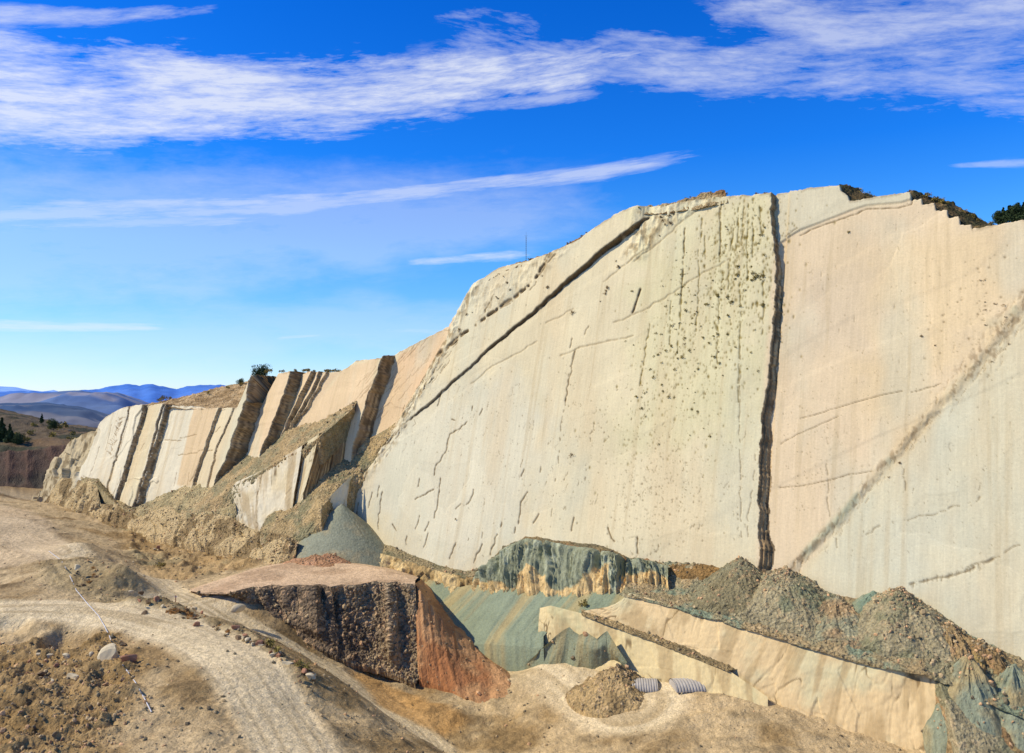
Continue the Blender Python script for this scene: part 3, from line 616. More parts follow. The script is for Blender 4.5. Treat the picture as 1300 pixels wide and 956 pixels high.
# belt of debris between main slab and lower slabs
def belt_col(c):
    k = np.zeros(c['x'].shape+(3,))+A(150,142,112); k = mixc(k, A(136,146,122), sm(-.05, .25, nz3(c, .07, 3, 1, 9)))
    k = mixc(k, A(176,150,110), sm(.0, .3, nz3(c, .2, 4, 1, 30))*.7); k = k*(.88+.24*c['ci2'])[..., None]
    return mixc(k, A(205,180,140), (c['ci'] > .9)*.4)
sheet('rubble_slope', [[(815,706,d_,1),(850,710,d_,1),(900,714,d_,1),(945,735,d_,1),(1000,735,d_,1),(1060,755,d_,1),(1110,760,d_,1),(1180,785,d_,1),(1240,812,d_,1),(1290,835,d_,1),(1340,860,d_,1)],
                     [(800,738,d_,9),(840,745,d_,9.5),(890,755,d_,10),(940,768,d_,10),(990,775,d_,10),(1040,790,d_,11),(1100,800,d_,12),(1170,815,d_,12),(1230,840,d_,12),(1290,862,d_,12),(1340,885,d_,12)],
                     [(786,756,d_,17.5),(850,768,d_,18),(905,784,d_,18.5),(960,801,d_,19),(1010,816,d_,19),(1060,831,d_,19),(1110,844,d_,19),(1170,856,d_,19.5),(1215,872,d_,19.5),(1270,895,d_,20),(1340,925,d_,20)]],
      .32, rubble_disp(1.3, .12, .55, .7), belt_col, M_RUBBLE, scat=1.0, skirt=.6, label='belt of brown debris along the foot of the rock face')
sheet('rubble_slope', [[(860,712,d_,2),(900,716,d_,2),(936,722,d_,2)],[(845,722,d_,5),(885,730,d_,6),(930,738,d_,6)],[(840,728,d_,5.5),(880,738,d_,6),(930,745,d_,5)]], .3, rubble_disp(.5, .3, .4, .8), rubble_col((150,118,74), (130,104,68)), M_RUBBLE, scat=1.0)

# ------------------------------------------------------------------ spoil heaps: rounded cones leaning on the wall, each a thing
def heap(apex, d, base_z, slope, label, c0, c1, c2=None, rmax=40, squash=1., gull=1.4, seed=0, rough=.6, back=1., mat=None, dlim=None):
    a = atd(apex[0], apex[1], d) if len(apex) == 2 else atz(*apex); hgt = a[2]-base_z; R = rmax if dlim is not None else min(rmax*1.3, hgt/math.tan(math.radians(slope)))
    Rm = R*1.25 if dlim is None else R*1.6
    nr = int(Rm/.3); na = int(max(120, 2*math.pi*R*.8/.3)); r = np.linspace(0, Rm, nr)[:, None]; th = np.linspace(0, 2*math.pi, na)[None]
    X = r*np.cos(th)*np.ones_like(th); Y = r*np.sin(th)
    Xw = T[0]*X*squash + n0[0]*Y; Yw = T[1]*X*squash + n0[1]*Y
    x = a[0]+Xw; y = a[1]+Yw
    rr = r*np.ones_like(th)
    z = a[2] - (np.sqrt(rr**2+.15)-.39)*math.tan(math.radians(slope))
    wob = .35*fbm(x*.06+seed, y*.06, 0*x, 3)
    g = ridge(np.cos(th+wob)*2.2+seed+wob, np.sin(th+wob)*2.2, rr*.07, 4, .6)*np.ones_like(rr)
    z = z + (2. if rough > .4 else .5)*fbm(x*.07+seed, y*.07, 0*x+3, 3)*sm(0, R*.3, rr)
    z = z + gull*(g-.1)*sm(0, R*.35, rr)*sm(R*1.4, R*.6, rr)
    cd, ci = cell(x*.8, y*.8, z*.8); cd2, ci2 = cell(x*1.9, y*1.9, z*1.9)
    z = z + rough*(fbm(x*.25+seed, y*.25, 0*x, 4)) + rough*.9*np.maximum(0, .6-cd)*(ci > .5)*2 + rough*.4*np.maximum(0, .6-cd2)
    z[-1] -= 6
    P_ = np.stack([x, y, z], -1)
    k = np.zeros(x.shape+(3,))+A(*c0); k = mixc(k, A(*c1), sm(-.1, .3, fbm(x*.15+9, y*.15, z*.15, 4))); k = k*(.88+.24*ci2)[..., None]
    if c2: k = mixc(k, A(*c2), (ci > .9)*.35)
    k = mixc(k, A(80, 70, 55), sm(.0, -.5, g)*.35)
    e = a*1.; dN = (P_-B)@N; kp = None
    if dlim is not None:
        sS = (P_-B)@T; lim = dlim + 16*sm(20, 8, sS) + .5*fbm(x*.5, y*.5, 0*x, 2); ex = np.maximum(dN-lim, 0); P_ = P_ - N*ex[..., None]; kp = ex < 5.
    if rough > .4: 
        q_ = np.cross(np.gradient(P_, axis=1), np.gradient(P_, axis=0)); q_ /= np.linalg.norm(q_, axis=-1, keepdims=True)+1e-9; q_ *= np.sign(q_[..., 2:]+1e-9); SCAT.append((np.where((dN < (dlim or 99))[..., None], P_, np.nan), q_, 1.))
    o = grid('spoil_heap', P_-np.array([a[0], a[1], base_z]), k, mat or M_RUBBLE, None, kp)
    o.location = (a[0], a[1], base_z)
    tag(o, label, 'earth mound', 'spoil heaps along the foot of the rock face'); return o
GR = (166, 154, 122); GRD = (142, 136, 108)
heap((940,708), 5, -12, 37, 'small dark debris heap left of the tall crack foot', (140,130,100), GRD, (196,160,120), rmax=15, seed=1, gull=.7, dlim=16.7)
heap((997,722), 5, -16, 35, 'grey rubble heap right under the tall vertical crack', GR, (136,136,108), (205,172,130), rmax=27, seed=2, dlim=16.7)
heap((1062,757), 7, -16, 34, 'low green and brown debris heap between two taller heaps', (156,152,124), (165,142,108), (205,170,130), rmax=18, seed=5, dlim=16.7)
heap((1142,746), 6, -20, 38, 'tallest grey spoil heap with furrowed flanks at lower right', GR, (140,136,106), (205,178,140), rmax=27, seed=3, gull=1.2, dlim=16.7)
heap((1205,790), 7, -22, 42, 'brown lumpy debris mound right of the tallest heap', (170,145,105), (150,120,84), (205,160,120), rmax=20, seed=8, gull=2.6, dlim=16.7)
heap((1245,812), 8, -24, 44, 'brown and ochre mound near the right picture edge', (150,125,88), (170,150,100), (205,160,120), rmax=17, seed=11, gull=2.6, dlim=16.7)
heap((1230,832), 17, -24, 58, 'smooth teal clay mound with dark furrows at lower right', (142,148,126), (166,150,112), None, rmax=7, seed=12, gull=2.2, rough=.7, mat=M_GULLY)
heap((1286,843), 14, -24, 56, 'small teal clay mound at the right picture edge', (142,148,126), (166,150,112), None, rmax=7, seed=14, gull=2.2, rough=.7, mat=M_GULLY)
heap((1110,750), 3, -10, 42, 'small teal pointed mound behind the tallest heap', (130,146,124), (142,148,124), None, rmax=9, seed=15, gull=1., rough=.35, mat=M_GULLY)
# cones in front
heap((434,640), 10.5, -14, 40, 'steep smooth grey green talus cone left of the big slab', (144,146,126), (160,152,124), None, rmax=22, seed=21, gull=.2, rough=.15, mat=M_TALUS)
sheet('spoil_heap', [[(684,826,d_,23.6),(694,818,d_,23.6),(706,807,d_,23.6),(715,800,d_,23.6),(723,796,d_,23.6),(729,802,d_,23.6),(736,806,d_,23.6),(744,802,d_,23.6),(751,807,d_,23.8),(758,811,d_,23.8),(766,804,d_,23.8),(771,801,d_,23.8),(777,811,d_,24),(785,824,d_,24),(796,840,d_,24)],
                   [(668,843,z_,-20),(680,846,z_,-20),(694,849,z_,-20),(704,851,z_,-20),(713,852,z_,-20),(722,853,z_,-20),(731,854,z_,-20),(740,855,z_,-20),(749,856,z_,-20),(757,857,z_,-20),(765,858,z_,-20),(773,858,z_,-20),(782,858,z_,-20),(791,857,z_,-20),(802,855,z_,-20)]],
      .25, lambda c: (1.3*ridge(c['a']*.11, c['v']*.25, 3., 2)+.35*fbm(c['a']*.5, c['v']*1.2, 1., 4)+.5)*sm(0, .25, c['v']), talus_col((140,147,124), (166,158,122), .35), M_TALUS, kind=None, label='teal gravel heaps with three peaks on the pit floor', cat='earth mound', scat=.12)
heap((785,846), 27, -23, 30, 'brown rubble heap in front of the teal gravel peaks', (186,160,116), (150,128,92), (220,190,150), rmax=9, seed=25, gull=.8, rough=.7)

# ------------------------------------------------------------------ GROUND: one sheet, thin-plate height through control points
CP = [(0,625,3),(60,642,2),(130,668,-2),(0,652,4),(0,690,4),(50,700,4),(60,660,6),(100,690,6),(140,715,6),(158,724,8),(182,738,-6),(75,725,7),(120,738,5),(170,752,2),(210,768,3),(0,740,2),
      (170,676,-7),(250,668,-6),(330,692,-5),(210,690,-7),(300,715,-5),(185,712,-6),(240,735,-4),(400,715,-3),(215,750,-2),(250,765,-2),(300,745,0),
      (300,787,-6),(330,800,-8),(380,832,-13.5),(425,850,-18),(460,867,-21),(230,775,0),(500,900,-24),(560,956,-25),
      (250,800,5),(330,850,5),(200,780,4.5),(100,775,5),(0,778,5),(300,867,5),(150,867,4),(0,867,3),(60,820,1),(0,830,1),(130,830,3),(330,815,4),(375,842,4),(400,862,2),(280,790,3.5),(400,890,0),
      (200,956,4),(0,956,3),(400,956,1),(900,956,-21),(1300,956,-21),(820,868,-17.5),(870,880,-17),(940,882,-16.5),(1000,905,-18),(640,835,-23),(700,867,-20.5),(620,812,-22),(750,860,-18.5),(690,840,-18.5),(735,845,-17.5),(665,850,-22),(530,866,-25),(480,847,-22.5),(560,900,-25),(600,900,-26),(660,900,-25),(1300,900,-19),
      (480,735,-6),(560,760,-12),(500,790,-12),(430,700,-4)]
cp = np.array([atz(*c_) for c_ in CP])
extra = [(-700,900,-20),(-300,1200,-30),(-300,480,-1),(-200,600,-12),(300,1200,-20),(900,900,-20),(300,100,-20),(-200,60,0),(0,30,0),(100,60,-20),(-300,250,6),(-420,350,6),(200,300,-10),(0,400,-5),(-100,500,-6),(-450,600,0)]
cp = np.vstack([cp, np.array(extra, float)])
def tps_fit(p, lam=.5):
    n = len(p); q_ = p[:, :2]/100.
    r2 = ((q_[:, None]-q_[None])**2).sum(-1); K = np.where(r2 > 0, .5*r2*np.log(r2+1e-12), 0)+lam*1e-3*np.eye(n)
    M = np.zeros((n+3, n+3)); M[:n, :n] = K; M[:n, n:] = np.c_[np.ones(n), q_]; M[n:, :n] = M[:n, n:].T
    return np.linalg.solve(M, np.r_[p[:, 2], 0, 0, 0]), q_
CW, CQ = tps_fit(cp)
def gz0(x, y):
    sh = np.shape(x); x = np.ravel(x)/100.; y = np.ravel(y)/100.; out = np.zeros(x.shape)
    for i in range(len(CQ)):
        r2 = (x-CQ[i, 0])**2+(y-CQ[i, 1])**2; out += CW[i]*.5*r2*np.log(r2+1e-12)
    out += CW[-3]+CW[-2]*x+CW[-1]*y
    return out.reshape(sh)
def road(pix, w):      # (px,py,z) centre line -> distance in metres / half width
    P = [atz(*p) for p in pix]; P = [2*P[0]-P[1]]+P+[2*P[-1]-P[-2]]; o = []
    for i in range(1, len(P)-2):
        for t in (0, .34, .67): o.append(.5*((2*P[i])+(P[i+1]-P[i-1])*t+(2*P[i-1]-5*P[i]+4*P[i+1]-P[i+2])*t*t+(3*P[i]-P[i-1]-3*P[i+1]+P[i+2])*t**3))
    return o+[P[-2]], w
ROADS = [road([(-120,772,5),(0,774,5),(60,772,5),(120,775,5),(180,783,5),(240,806,5),(290,838,5),(328,868,4.5),(358,905,3.5),(385,960,2)], 7.5),
         road([(-150,690,4),(0,672,4),(40,685,4),(80,700,5)], 9.),
         road([(180,738,-3),(215,752,-2),(260,776,-4),(320,803,-8),(380,832,-13.5),(430,858,-18),(480,890,-22),(540,940,-24)], 7.),
         road([(600,818,-22),(660,838,-23),(720,862,-23),(800,900,-21)], 14.),
         road([(200,765,0),(290,748,0),(360,725,0),(430,722,0),(500,735,0)], 8.)]
def roadmask(x, y):
    best = np.zeros(np.shape(x)); cen = np.full(np.shape(x), 9.)
    for pts, w in ROADS:
        for a, b in zip(pts[:-1], pts[1:]):
            v = (b-a)[:2]; L = v@v; t = np.clip(((x-a[0])*v[0]+(y-a[1])*v[1])/L, 0, 1)
            dd = np.hypot(x-a[0]-t*v[0], y-a[1]-t*v[1])/w
            m = 1-sm(.8, 1.25, dd); cen = np.minimum(cen, dd); best = np.maximum(best, m)
    return best, cen
ang = np.radians(np.r_[np.linspace(-80, -38, 40, endpoint=False), np.linspace(-38, 34, 1150), np.linspace(36, 80, 30)])
ri = 1/np.linspace(1/118., 1/560., 560); rad = np.r_[np.linspace(8, 116, 50), ri, np.geomspace(565, 9000, 50)]
AA, RR = np.meshgrid(ang, rad); X = RR*np.sin(AA); Y = RR*np.cos(AA)
def gz(X, Y, full=True):
    Z = gz0(X, Y); rr = np.hypot(X, Y); far = sm(560, 1100, rr); Z = Z*(1-far)+far*(-25)
    Z = np.clip(Z, -45, 14)
    rm, cen = roadmask(X, Y); rough = 1-rm
    b = fbm(X*.05, Y*.05, 0*X, 4); c_ = fbm(X*.22, Y*.22, 0*X+4, 5); r = ridge(X*.11, Y*.13, 0*X+2, 4)
    Z = Z + rough*(1.2*b + .7*c_ + .7*r) + rm*(-.07*(np.exp(-((cen-.28)/.07)**2)+np.exp(-((cen-.62)/.06)**2)) + .25*np.exp(-((cen-1.02)/.12)**2) + .12*c_ + .05*fbm(cen*5, X*.03, Y*.03+5, 3))
    return Z, rm, cen, b, c_, r
Z, rm, cen, b_, c_, r_ = gz(X, Y)
# scoured hollow at lower left with a lip of dug earth
def zone(pix, soft, z=3., PX=None, PY=None):
    PX = X if PX is None else PX; PY = Y if PY is None else PY
    pts = [tuple(atz(x, y, z)[:2]) for x, y in pix]; dd, _ = segdist(pts+[pts[0]], PX, PY); ins = inpoly(pts, PX, PY)
    return sm(-soft, soft, np.where(ins, dd, -dd)+1.2*fbm(PX*.15, PY*.15, 0*PX+6, 3))
HOLS = [([(-40,787),(30,787),(42,796),(30,806),(-40,806)], 2.2, 3.), ([(58,800),(80,793),(112,795),(118,803),(100,811),(62,811)], 2.4, 3.5), ([(-60,806),(40,812),(110,820),(150,850),(165,880),(120,960),(-80,960)], 4., 1.0)]
def post(Z, X, Y):
    rm2 = roadmask(X, Y)[0]
    for pix, soft, dep in HOLS:
        m = zone(pix, soft, 4., X, Y); Z = Z - dep*m
    m = zone([(-60,800),(150,800),(180,850),(175,900),(120,960),(-80,960)], 4., 4., X, Y)
    Z = Z + m*(2.2*ridge(X*.16+Y*.05, Y*.3, 0*X, 5)+.7*fbm(X*.6, Y*.6, 0*X+1, 3))
    m2 = zone([(40,700),(100,690),(170,735),(260,780),(330,815),(400,865),(370,862),(300,820),(215,785),(120,765),(60,750)], 3., 4., X, Y)
    Z = Z + m2*(1.1*ridge(X*.11, Y*.16, 0*X+3, 5)+.5*fbm(X*.7, Y*.7, 0*X+1, 3))*(1-rm2)
    m3 = zone([(150,672),(330,690),(440,700),(300,725),(230,745),(170,720)], 3., -5., X, Y)
    Z = Z + m3*(2.1*ridge(X*.12+5, Y*.12, 0*X+3, 4)+.6*fbm(X*.5, Y*.5, 0*X+1, 3))
    return Z, m, m2, m3
Z, m1, m2, m3 = post(Z, X, Y)
def gnd(x, y):
    a = math.atan2(x, y); r = math.hypot(x, y); i = int(np.clip(np.searchsorted(ang, a)-1, 0, len(ang)-2)); j = int(np.clip(np.searchsorted(rad, r)-1, 0, len(rad)-2))
    u = (a-ang[i])/(ang[i+1]-ang[i]); v = (r-rad[j])/(rad[j+1]-rad[j])
    return [Z[j, i]*(1-u)*(1-v)+Z[j, i+1]*u*(1-v)+Z[j+1, i]*(1-u)*v+Z[j+1, i+1]*u*v]
G = np.zeros(X.shape+(3,)) + A(196, 172, 132)
G = mixc(G, A(158, 132, 92), sm(-.1, .4, fbm(X*.08, Y*.08, 0*X+9, 5)))
G = mixc(G, A(168, 150, 112), .6*m2); G = mixc(G, A(160, 130, 84), .75*m1); G = mixc(G, A(176, 146, 100), .7*m3)
G = mixc(G, A(160, 158, 126), .5*m3*sm(0, .3, fbm(X*.05, Y*.05, 0*X+19, 4)))
G = mixc(G, A(226, 206, 168), rm*.95)
rut = np.exp(-((cen-.28)/.07)**2)+.8*np.exp(-((cen-.62)/.06)**2)
G = mixc(G, A(186, 164, 126), np.clip(rm*.7*sm(-.05, .35, fbm(cen*5, X*.03, Y*.03+5, 4)), 0, 1))
G = mixc(G, A(176, 152, 112), np.clip(rm*rut*(.2+.6*fbm(X*.06, Y*.06, 0*X+33, 3)), 0, 1))
pk = zone([(-60,640),(40,645),(90,690),(70,712),(-60,716)], 3, 4.); G = mixc(G, A(208, 184, 148), pk*.8)
oc = zone([(440,845),(470,838),(600,880),(560,900),(480,880)], 2., -19.); G = mixc(G, A(190, 148, 92), oc*.85)
dk = zone([(150,728),(190,730),(185,742),(165,742)], 2., -3.)
n_ = fbm(X*1.5, Y*1.5, 0*X, 3); G = G*(1+.18*n_)[..., None]
g2 = 1-.35*sm(.1, .5, c_)*(1-rm); G = G*g2[..., None]
ground = grid('ground', np.stack([X, Y, Z], -1), G, M_GROUND)
tag(ground, 'dusty brown quarry ground with dirt tracks', kind='structure')

# ------------------------------------------------------------------ EMBANKMENT: flat haul bench with a dark rubble face and a red brown side
_t = [(250,752),(285,753),(300,750),(320,745),(333,745),(345,742),(360,744),(375,742),(395,743),(408,741),(420,745),(435,742),(450,743),(465,740),(480,737),(492,740),(505,738),(517,741),(527,741)]
TOPF = [(a_, b_, z_, (0 if a_ < 300 else 1)+(.5 if a_ > 470 else 0)) for a_, b_ in _t]
_f = [(262,756,z_,-1.5),(297,764,z_,-4),(330,777,z_,-7),(352,790,z_,-9),(375,800,z_,-11),(400,812,z_,-13),(425,824,z_,-15),(450,836,z_,-18),(480,843,z_,-20),(505,850,z_,-21),(532,862,z_,-23)]
FOOT = [tuple([float(np.interp(a_, [q[0] for q in _f], [q[k] for q in _f])) if k != 2 else z_ for k in range(4)]) for a_ in np.interp([q[0] for q in TOPF], np.linspace(250, 527, len(_f)), [q[0] for q in _f])]
_b = [(240,750,z_,-1),(270,740,z_,-.5),(300,730,z_,0),(330,722,z_,.5),(360,716,z_,.5),(385,713,z_,.5),(410,712,z_,.5),(440,715,z_,.5),(470,720,z_,.5),(500,727,z_,.5),(527,737,z_,.8)]
BACK = [(a_, float(np.interp(a_, [q[0] for q in _b], [q[1] for q in _b])), z_, float(np.interp(a_, [q[0] for q in _b], [q[3] for q in _b]))) for a_ in np.interp(np.linspace(0, 1, len(_t)), np.linspace(0, 1, len(_b)), [q[0] for q in _b])]
BACK2 = [(p[0]+6, p[1]-6, z_, -8) for p in BACK]
def topcol(c):
    k = np.zeros(c['x'].shape+(3,))+A(212,182,148); k = mixc(k, A(190,160,128), sm(.0, .4, nz3(c, .1, 4))); return k
root = empty('gravel_embankment', tuple(atz(480, 850, -22)))
tag(root, 'flat topped gravel embankment with dark shaded rubble face beside the haul road', 'embankment')
def adopt(o, name):
    o.name = name; o.parent = root; o.matrix_parent_inverse = root.matrix_world.inverted()
    for k in ('kind', 'label', 'category', 'group'):
        if k in o: del o[k]
    o.data.transform(__import__('mathutils').Matrix.Translation(-root.location)); o.matrix_parent_inverse.identity()
adopt(sheet('bench', [BACK2, BACK, TOPF], .5, lambda c: (.22*nz3(c, .2, 4)+.5*np.maximum(0, nz3(c, .5, 3)-.35))*sm(2, 1.9, c['v']), topcol, M_GROUND, skirt=.4), 'bench_top')
def dark_disp(c):
    cd, ci = cell(c['x']*.9, c['y']*.9, c['z']*.9); cd2, ci2 = cell(c['x']*2., c['y']*2., c['z']*2.); c['ci'] = ci; c['ci2'] = ci2
    v = np.minimum(c['v'], 1.); w = c['a']*.075; big = ridge(w+1.35, v*.1, 1., 2, .4)
    prof = sm(0, .12, v)*(1-sm(.85, 1, v))
    lf = sm(.45, .6, c['u'])
    ed = sm(0, .08, c['u'])
    return ed*(3.6*big*prof-.3*prof) + ed* (.9*nz3(c, .3, 4)+1.1*nz3(c, .12, 3, .3))*sm(0, .06, v) + (.3+.7*lf)*(.8*np.maximum(0, .65-cd)*(ci > .4)*2 + .4*np.maximum(0, .6-cd2)*2)*sm(.0, .05, v)
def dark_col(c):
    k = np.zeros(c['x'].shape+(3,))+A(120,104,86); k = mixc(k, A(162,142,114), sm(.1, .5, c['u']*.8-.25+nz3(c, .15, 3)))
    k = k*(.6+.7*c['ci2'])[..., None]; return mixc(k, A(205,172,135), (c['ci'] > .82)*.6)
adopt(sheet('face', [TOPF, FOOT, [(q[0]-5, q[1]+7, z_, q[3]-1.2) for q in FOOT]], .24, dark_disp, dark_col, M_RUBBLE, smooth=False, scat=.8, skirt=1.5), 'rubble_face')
RT = [(527,741,z_,1),(534,752,z_,-1),(545,768,z_,-5),(560,785,z_,-9),(580,800,z_,-13),(605,823,z_,-18),(630,846,z_,-21),(655,872,z_,-24)]
RB = [(532,862,z_,-23),(545,867,z_,-23.5),(560,873,z_,-24),(575,878,z_,-24),(590,884,z_,-24.5),(610,890,z_,-25),(630,894,z_,-25),(655,900,z_,-26)]
RBk = [(535,735,z_,-6),(548,745,z_,-8),(560,762,z_,-12),(575,779,z_,-16),(597,794,z_,-19),(622,817,z_,-23),(647,840,z_,-26),(670,866,z_,-29)]
def redcol(c):
    k = np.zeros(c['x'].shape+(3,))+A(192,148,106); k = mixc(k, A(168,116,78), sm(-.1, .3, nz3(c, .09, 4)+(c['v']-1.5)*.5)); return mixc(k, A(140,98,70), sm(.1, .4, fbm(c['a']*.25, c['v'], 4., 3))*.6)
adopt(sheet('side', [RBk, RT, RB], .35, lambda c: 1.2*fbm(c['a']*.12, c['v']*1.4, 2., 4)+.4*nz3(c, .5, 4), redcol, M_GULLY, scat=.15), 'red_side')
# low loose piles along the back of the bench
heap((400,705,3.2), 0, -2, 28, 'low reddish dirt pile at the back edge of the flat embankment', (196,150,116), (176,134,100), (205,165,130), rmax=6, seed=31, squash=1.8, gull=.5, rough=.5)
heap((418,703,3.), 0, -2, 30, 'small reddish dirt pile right beside another on the back of the embankment', (190,144,110), (170,128,98), (205,165,130), rmax=5, seed=32, squash=1.5, gull=.5, rough=.5)
# ------------------------------------------------------------------ HILLS
def hill(name, prof, y0, depth, zb, col, amp, mat, f=.004, label=None, ny=90, nx=420, x_ext=0):
    xs = np.linspace(prof[0][0], prof[-1][0], nx); py = np.interp(xs, [p[0] for p in prof], [p[1] for p in prof])
    top = np.array([aty(a, b, y0) for a, b in zip(xs, py)]); t = np.linspace(-1, 1, ny)[:, None]
    sh = np.sqrt(np.maximum(0, 1-np.abs(t)**1.3)); X_ = top[None, :, 0]*(1+t*depth/y0); Y_ = y0+t*depth+0*X_
    hz = (top[None, :, 2]-zb)
    n = ridge(X_*f, Y_*f, 0*X_, 5)*amp*(np.abs(t) > .03)*sm(0, .3, np.abs(t))
    Z_ = zb+hz*sh + n*sm(0, 1, 1-np.abs(t))
    o = grid(name, np.stack([X_, Y_, Z_], -1), col(X_, Y_, Z_, n), mat); tag(o, label, kind='structure'); return o
def hcol(c0, c1, c2=None, f=.01):  # blue aerial haze is put into these base colours
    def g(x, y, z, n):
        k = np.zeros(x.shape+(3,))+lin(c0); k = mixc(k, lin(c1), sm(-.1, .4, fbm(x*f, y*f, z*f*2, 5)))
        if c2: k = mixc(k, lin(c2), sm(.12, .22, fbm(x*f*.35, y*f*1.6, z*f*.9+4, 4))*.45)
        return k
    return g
M_HILL = rockmat('far_hillside', [('o', (1, 1, 1), .01, 6, .85, 1.15)], [])
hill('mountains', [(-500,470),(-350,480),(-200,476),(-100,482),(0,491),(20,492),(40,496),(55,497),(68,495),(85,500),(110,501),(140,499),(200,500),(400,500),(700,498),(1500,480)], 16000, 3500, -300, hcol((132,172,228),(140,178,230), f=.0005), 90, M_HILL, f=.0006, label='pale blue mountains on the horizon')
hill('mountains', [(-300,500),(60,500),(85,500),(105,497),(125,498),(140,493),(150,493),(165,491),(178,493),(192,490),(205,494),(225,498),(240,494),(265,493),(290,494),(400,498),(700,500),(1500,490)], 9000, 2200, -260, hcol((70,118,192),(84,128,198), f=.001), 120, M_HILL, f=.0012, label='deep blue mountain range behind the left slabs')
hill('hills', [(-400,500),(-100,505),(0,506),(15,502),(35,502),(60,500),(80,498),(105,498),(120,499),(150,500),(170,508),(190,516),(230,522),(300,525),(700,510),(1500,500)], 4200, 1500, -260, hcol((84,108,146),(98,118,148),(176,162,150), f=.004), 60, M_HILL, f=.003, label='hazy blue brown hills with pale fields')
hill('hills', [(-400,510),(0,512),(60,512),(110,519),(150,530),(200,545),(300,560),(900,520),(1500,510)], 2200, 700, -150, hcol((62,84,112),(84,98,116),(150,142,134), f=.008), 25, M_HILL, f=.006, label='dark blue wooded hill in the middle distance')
# near hillside: vegetated slope above a red brown cut bank
def nearhill():
    rows = [[(-160,500,'y',900),(-60,505,'y',880),(0,520,'y',860),(40,527,'y',840),(80,540,'y',820),(110,543,'y',800),(150,546,'y',780)],
            [(-160,510,'y',700),(-60,520,'y',690),(0,528,'y',680),(40,537,'y',670),(80,546,'y',660),(110,550,'y',650),(150,556,'y',640)],
            [(-160,560,'y',600),(-60,562,'y',595),(0,565,'y',590),(40,566,'y',590),(80,560,'y',590),(110,560,'y',590),(150,562,'y',590)],
            [(-160,572,'y',588),(-60,572,'y',583),(0,574,'y',578),(40,573,'y',578),(80,566,'y',578),(110,566,'y',578),(150,568,'y',578)],
            [(-160,632,'y',572),(-60,630,'y',567),(0,626,'y',562),(40,624,'y',562),(80,622,'y',562),(110,620,'y',562),(150,622,'y',562)]]
    def dsp(c):
        c['r'] = ridge(c['a']*.025, c['v']*1.6, 2., 5); return np.where(c['v'] > 2.9, 2.5*c['r'], 2.5*nz3(c, .03, 4)+2.*nz3(c, .12, 4))
    def cl(c):
        k = np.zeros(c['x'].shape+(3,))+A(112,98,78); k = mixc(k, A(74,74,58), sm(-.1, .25, nz3(c, .035, 5)))
        k = mixc(k, A(140,112,84), sm(.2, .4, fbm(c['x']*.02, c['y']*.02, c['z']*.15, 4))*.6)
        r = np.zeros(c['x'].shape+(3,))+A(98,82,72); r = mixc(r, A(86,80,70), sm(3.3, 3.9, c['v']+.6*nz3(c, .04, 4))); r = mixc(r, A(140,100,84), sm(.1, .4, c['r'])*.2)
        return k*(1-sm(2.8, 3.05, c['v']))[..., None] + r*sm(2.8, 3.05, c['v'])[..., None]
    sheet('hillside', rows, 1.6, dsp, cl, M_RUBBLE, label='dark scrubby hillside above a red brown cut bank')
nearhill()
# hill crest behind the rim: right stepped part, tree knoll at left, plateau
def shade_vegcol(c):
    k = np.zeros(c['x'].shape+(3,))+A(98,84,60); k = mixc(k, A(66,64,44), sm(-.1, .2, nz3(c, .3, 4))); return mixc(k, A(150,124,86), sm(.15, .4, nz3(c, .4, 4, 1, 50))*.7)  # scrub tones kept dark, painting in shade of the slope facing off the sun
sheet('hilltop', [[(1062,240,d_,-1),(1068,245,d_,-1),(1078,258,d_,-1),(1110,256,d_,-1),(1157,257,d_,-1),(1171,263,d_,-1.5),(1188,271,d_,-1.5),(1204,280,d_,-1.5),(1219,289,d_,-1.5),(1234,293,d_,-1.5),(1262,291,d_,-1.5)],
                [(1063,236,d_,-6),(1074,236,d_,-6),(1086,240,d_,-7),(1112,252,d_,-7),(1160,243,d_,-8),(1172,247,d_,-9),(1190,253,d_,-10),(1208,258,d_,-10),(1228,268,d_,-10),(1246,280,d_,-9),(1266,288,d_,-6)],
                [(1063,250,d_,-20),(1074,250,d_,-20),(1086,255,d_,-20),(1112,260,d_,-20),(1160,260,d_,-20),(1172,260,d_,-20),(1190,263,d_,-20),(1208,268,d_,-20),(1228,278,d_,-20),(1246,290,d_,-20),(1266,295,d_,-20)]],
      .4, rubble_disp(.7, .3, .5, .7), shade_vegcol, M_RUBBLE, label='scrubby crest behind the stepped rim, coloured dark for its shade')
sheet('hilltop', [[(150,526,d_,3.5),(200,518,d_,4),(250,520,d_,5),(300,521,d_,5.5),(322,513,d_,-3),(336,510,d_,-3)],
                [(170,516,d_,-14),(212,509,d_,-14),(252,500,d_,-14),(285,497,d_,-14),(312,495,d_,-12),(336,490,d_,-8)],
                [(190,516,d_,-24),(225,508,d_,-24),(258,498,d_,-24),(285,490,d_,-24),(315,485,d_,-22),(334,475,d_,-16)],
                [(200,530,d_,-50),(240,520,d_,-50),(262,510,d_,-50),(285,505,d_,-50),(315,500,d_,-50),(340,490,d_,-45)]],
      .6, rubble_disp(.9, .1, .6, .4), rubble_col((186,158,118), (150,124,88), (214,190,150)), M_RUBBLE, label='brown stepped hilltop behind the left slabs')
